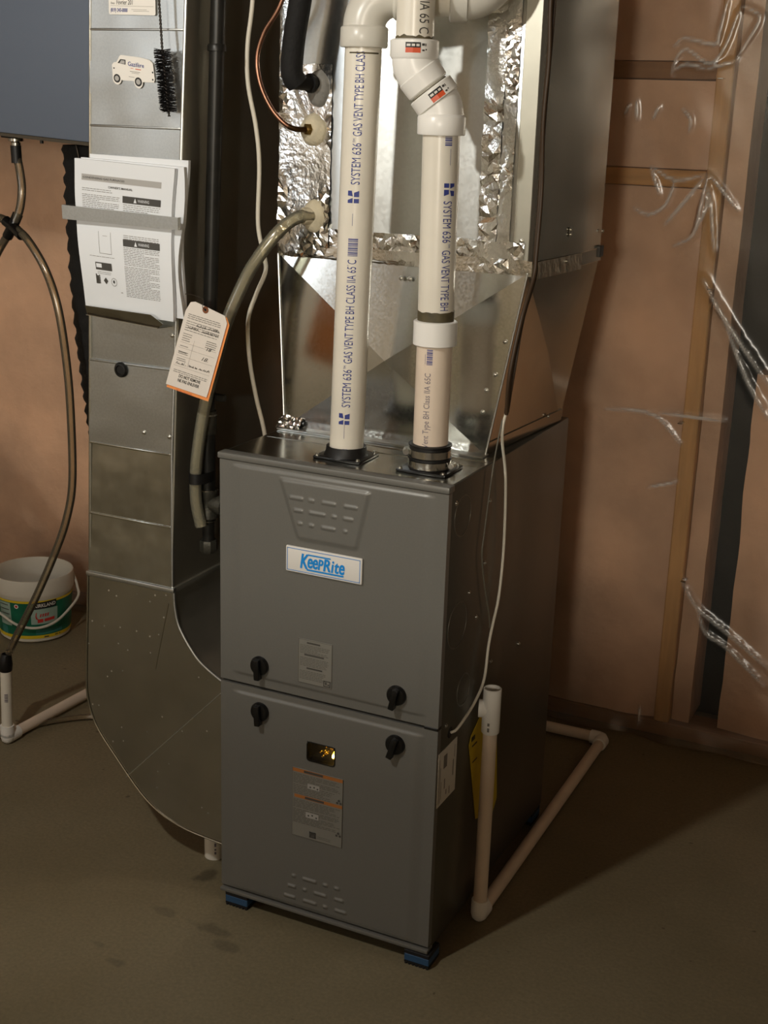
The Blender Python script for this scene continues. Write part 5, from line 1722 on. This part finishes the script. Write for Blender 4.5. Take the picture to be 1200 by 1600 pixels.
# floor drain pipe on the left
fp = thing('floor_drain_pipe', 'white plastic standpipe at the left edge with elbow along the floor', 'pipe', (-0.825, 0.33, 0))
lx, ly = -0.822, 0.330
MB().tube([V(lx, ly, 0.035), V(lx + 0.006, ly, 0.205)], rp, 24).build('standpipe', 'pvc', fp, smooth=40)
MB().lathe([(rp, -0.008), (0.0152, -0.006), (0.0160, 0.010), (0.0125, 0.036), (0.0095, 0.038), (0.0095, 0.02)], (lx + 0.006, ly, 0.200), (0.08, 0, 1), 24).build('rubber_adapter', 'black_rubber', fp, smooth=50, label='black rubber adapter')
b = MB().lathe([(rp, 0.0), (rf, 0.0), (rf, -0.028)], (lx, ly, 0.048), (0, 0, 1), 24)
b.tube([V(lx, ly, 0.024), V(lx, ly, 0.019), V(lx, ly + 0.005, 0.0172), V(lx, ly + 0.014, 0.0172), V(lx, ly + 0.034, 0.0172), V(lx, ly + 0.036, 0.0172)], [rf, rf, rf, rf, rf, rp], 24)
b.lathe([(0.0001, -0.0172), (0.009, -0.0146), (0.0146, -0.009), (rf, 0.0), (rf, 0.010)], (lx, ly, 0.0175), (0, 0, 1), 24)
b.build('elbow', 'pvc_white', fp, smooth=50)
MB().tube([V(lx, ly + 0.02, 0.0172), V(-0.803, 0.80, 0.0172)], rp, 24).build('floor_run', 'pvc_old', fp, smooth=40)
pr = Print(pipe_map((lx + 0.003, ly, 0.1), rp, CAMDIR + 0.15, (0.03, 0), True), 0.003)
barcode(pr, 0.115, -0.004, 0.020, 0.008)
pr.build('pipe_print', 'ink_grey', fp)
pth = spline([V(-0.862, 0.322, 0.008), V(-0.836, 0.372, 0.008), V(-0.815, 0.430, 0.008), V(-0.778, 0.485, 0.008), V(-0.72, 0.535, 0.008), V(-0.62, 0.565, 0.008), V(-0.50, 0.57, 0.008)], 8)
ft = MB().tube(pth, 0.0075, 14).build('floor_tube', 'vinyl_dark', None, smooth=60)
tag(ft, 'thin clear tube lying on the concrete beside the floor drain elbow', 'hose')

# black insulated flexible duct behind
bf = thing('flexible_duct', 'black flexible duct hanging in shadow between wall and return duct', 'duct', (-0.60, 0.55, 0.7))
cpath = spline([V(-0.640, 0.555, 1.415), V(-0.638, 0.555, 1.25), V(-0.628, 0.555, 1.05), V(-0.610, 0.555, 0.88), V(-0.570, 0.53, 0.76), V(-0.49, 0.47, 0.69), V(-0.40, 0.40, 0.67), V(-0.348, 0.37, 0.67)], 16)
rad = [0.100 + 0.0030 * math.sin(i * 1.9) + 0.003 * noise.noise((i * 0.3, 0, 0)) for i in range(len(cpath))]
MB().tube(cpath, rad, 32).build('sleeve', 'black_foam', bf, smooth=60)
b = MB().tube(spline([V(-0.66, 0.455, 1.44), V(-0.645, 0.448, 1.415), V(-0.640, 0.449, 1.39), V(-0.635, 0.451, 1.36)], 6), 0.0022, 6)
b.build('draw_wire', 'wire', bf, smooth=60)

# ---- pail
bk = thing('pail', 'white plastic pail with green label and open top by the wall', 'bucket', (-1.235, 0.935, 0))
bx, by = -1.235, 0.930
H = 0.195
rb_, rt_ = 0.100, 0.114


def rad_at(z):
    return rb_ + (rt_ - rb_) * z / H


MB().lathe([(0.0001, 0.003), (rb_ - 0.006, 0.003), (rb_, 0.008), (rad_at(0.14), 0.14), (rad_at(0.145) + 0.003, 0.145), (rad_at(0.150) + 0.0035, 0.152), (rt_ + 0.001, H - 0.004), (rt_, H), (rt_ - 0.003, H), (rb_ - 0.003, 0.008), (0.0001, 0.006)], (bx, by, 0), (0, 0, 1), 64).build('body', 'bucket', bk, smooth=40)
fa = math.atan2(-1.9587 - by, 1.2514 - bx)


def bm_(off):
    def fn(u, v):
        r = rad_at(v) + off
        a = fa + u / 0.107
        return V(bx + r * math.cos(a), by + r * math.sin(a), v)
    return fn


Z0, Z1 = 0.017, 0.135
lb = Print(bm_(0.0008), 0.012).rect(-0.17, Z0, 0.17, Z1).build('label_band', 'bucket_green', bk)
Print(bm_(0.0012), 0.012).rect(-0.17, Z0, 0.17, Z0 + 0.010).rect(-0.17, Z1 - 0.007, 0.17, Z1).build('label_edge', 'bucket_yellow', lb)
Print(bm_(0.0011), 0.012).rect(-0.012, 0.062, 0.066, 0.110).rect(-0.115, 0.055, -0.072, 0.126).build('label_panel', 'bucket_pale', lb)
Print(bm_(0.0011), 0.012).rect(0.0, 0.030, 0.085, 0.044).rect(-0.115, 0.024, -0.09, 0.05).build('label_panel', 'bucket_teal', lb)
sk = lambda u, v: bm_(0.0015)(u, v + u * 0.06)
Print(sk, 0.006).rect(-0.004, 0.109, 0.062, 0.130).build('brand_block', 'ink_black', lb)
Print(lambda u, v: bm_(0.0019)(u, v + u * 0.06), 0.006).text('KIRKLAND', -0.001, 0.1145, 0.0105, width=0.060, bold=0.015).build('brand_lettering', 'sticker_white', lb)
rp_ = Print(lambda u, v: bm_(0.0019)(u, v + u * 0.10), 0.006)
rp_.rect(0.006, 0.066, 0.022, 0.077).rect(0.0255, 0.067, 0.056, 0.076)
rp_.poly([(0.002, 0.098), (0.0045, 0.100), (0.003, 0.088), (0.006, 0.080), (0.011, 0.0755), (0.007, 0.0755), (0.002, 0.079), (0.0, 0.086)])
for k in range(4):
    rp_.poly([(0.012 + 0.007 * k, 0.083), (0.016 + 0.007 * k, 0.083), (0.018 + 0.007 * k, 0.0925), (0.014 + 0.007 * k, 0.0925)])
rp_.build('label_lettering', 'bucket_red', lb)
Print(bm_(0.0019), 0.006).disc(-0.052, 0.118, 0.0065).build('label_mark', 'sticker_white', lb)
Print(bm_(0.0022), 0.006).disc(-0.052, 0.118, 0.0038).build('label_mark', 'bucket_red', lb)
pr = Print(bm_(0.0015), 0.006)
pr.lines(-0.112, -0.075, 0.120, 4, 0.014, 0.003, random.Random(2))
pr.lines(0.0, 0.06, 0.055, 2, 0.006, 0.0022, random.Random(4))
pr.rect(0.024, 0.0190, 0.038, 0.0230).rect(0.058, 0.0205, 0.078, 0.0235)
pr.build('label_print', 'ink_dark', lb)
# bail handle hanging over the front
ha = []
al = fa + PI / 2 + 0.05
e_ = V(math.cos(al), math.sin(al), 0)
f_ = V(math.cos(fa), math.sin(fa), 0)
ctr = V(bx, by, 0)
for (s, fwd, z) in ((1.03, 0.02, 0.168), (1.10, 0.20, 0.140), (1.09, 0.45, 0.115), (0.72, 0.86, 0.082), (0.40, 1.10, 0.066), (0.0, 1.18, 0.060), (-0.40, 1.10, 0.068), (-0.72, 0.86, 0.086), (-1.09, 0.45, 0.115), (-1.10, 0.20, 0.140), (-1.03, 0.02, 0.168)):
    ha.append(ctr + e_ * (0.1125 * s) + f_ * (0.108 * fwd) + V(0, 0, z))
MB().tube(spline(ha, 6), 0.0038, 10).build('handle', 'bucket', bk, smooth=60, label='white bail handle')
for s in (1, -1):
    MB().lathe([(0.009, -0.006), (0.009, 0.006), (0.0001, 0.006)], ctr + e_ * (0.111 * s) + V(0, 0, 0.168), e_ * s, 16).build('handle_ear', 'bucket', bk, smooth=40)
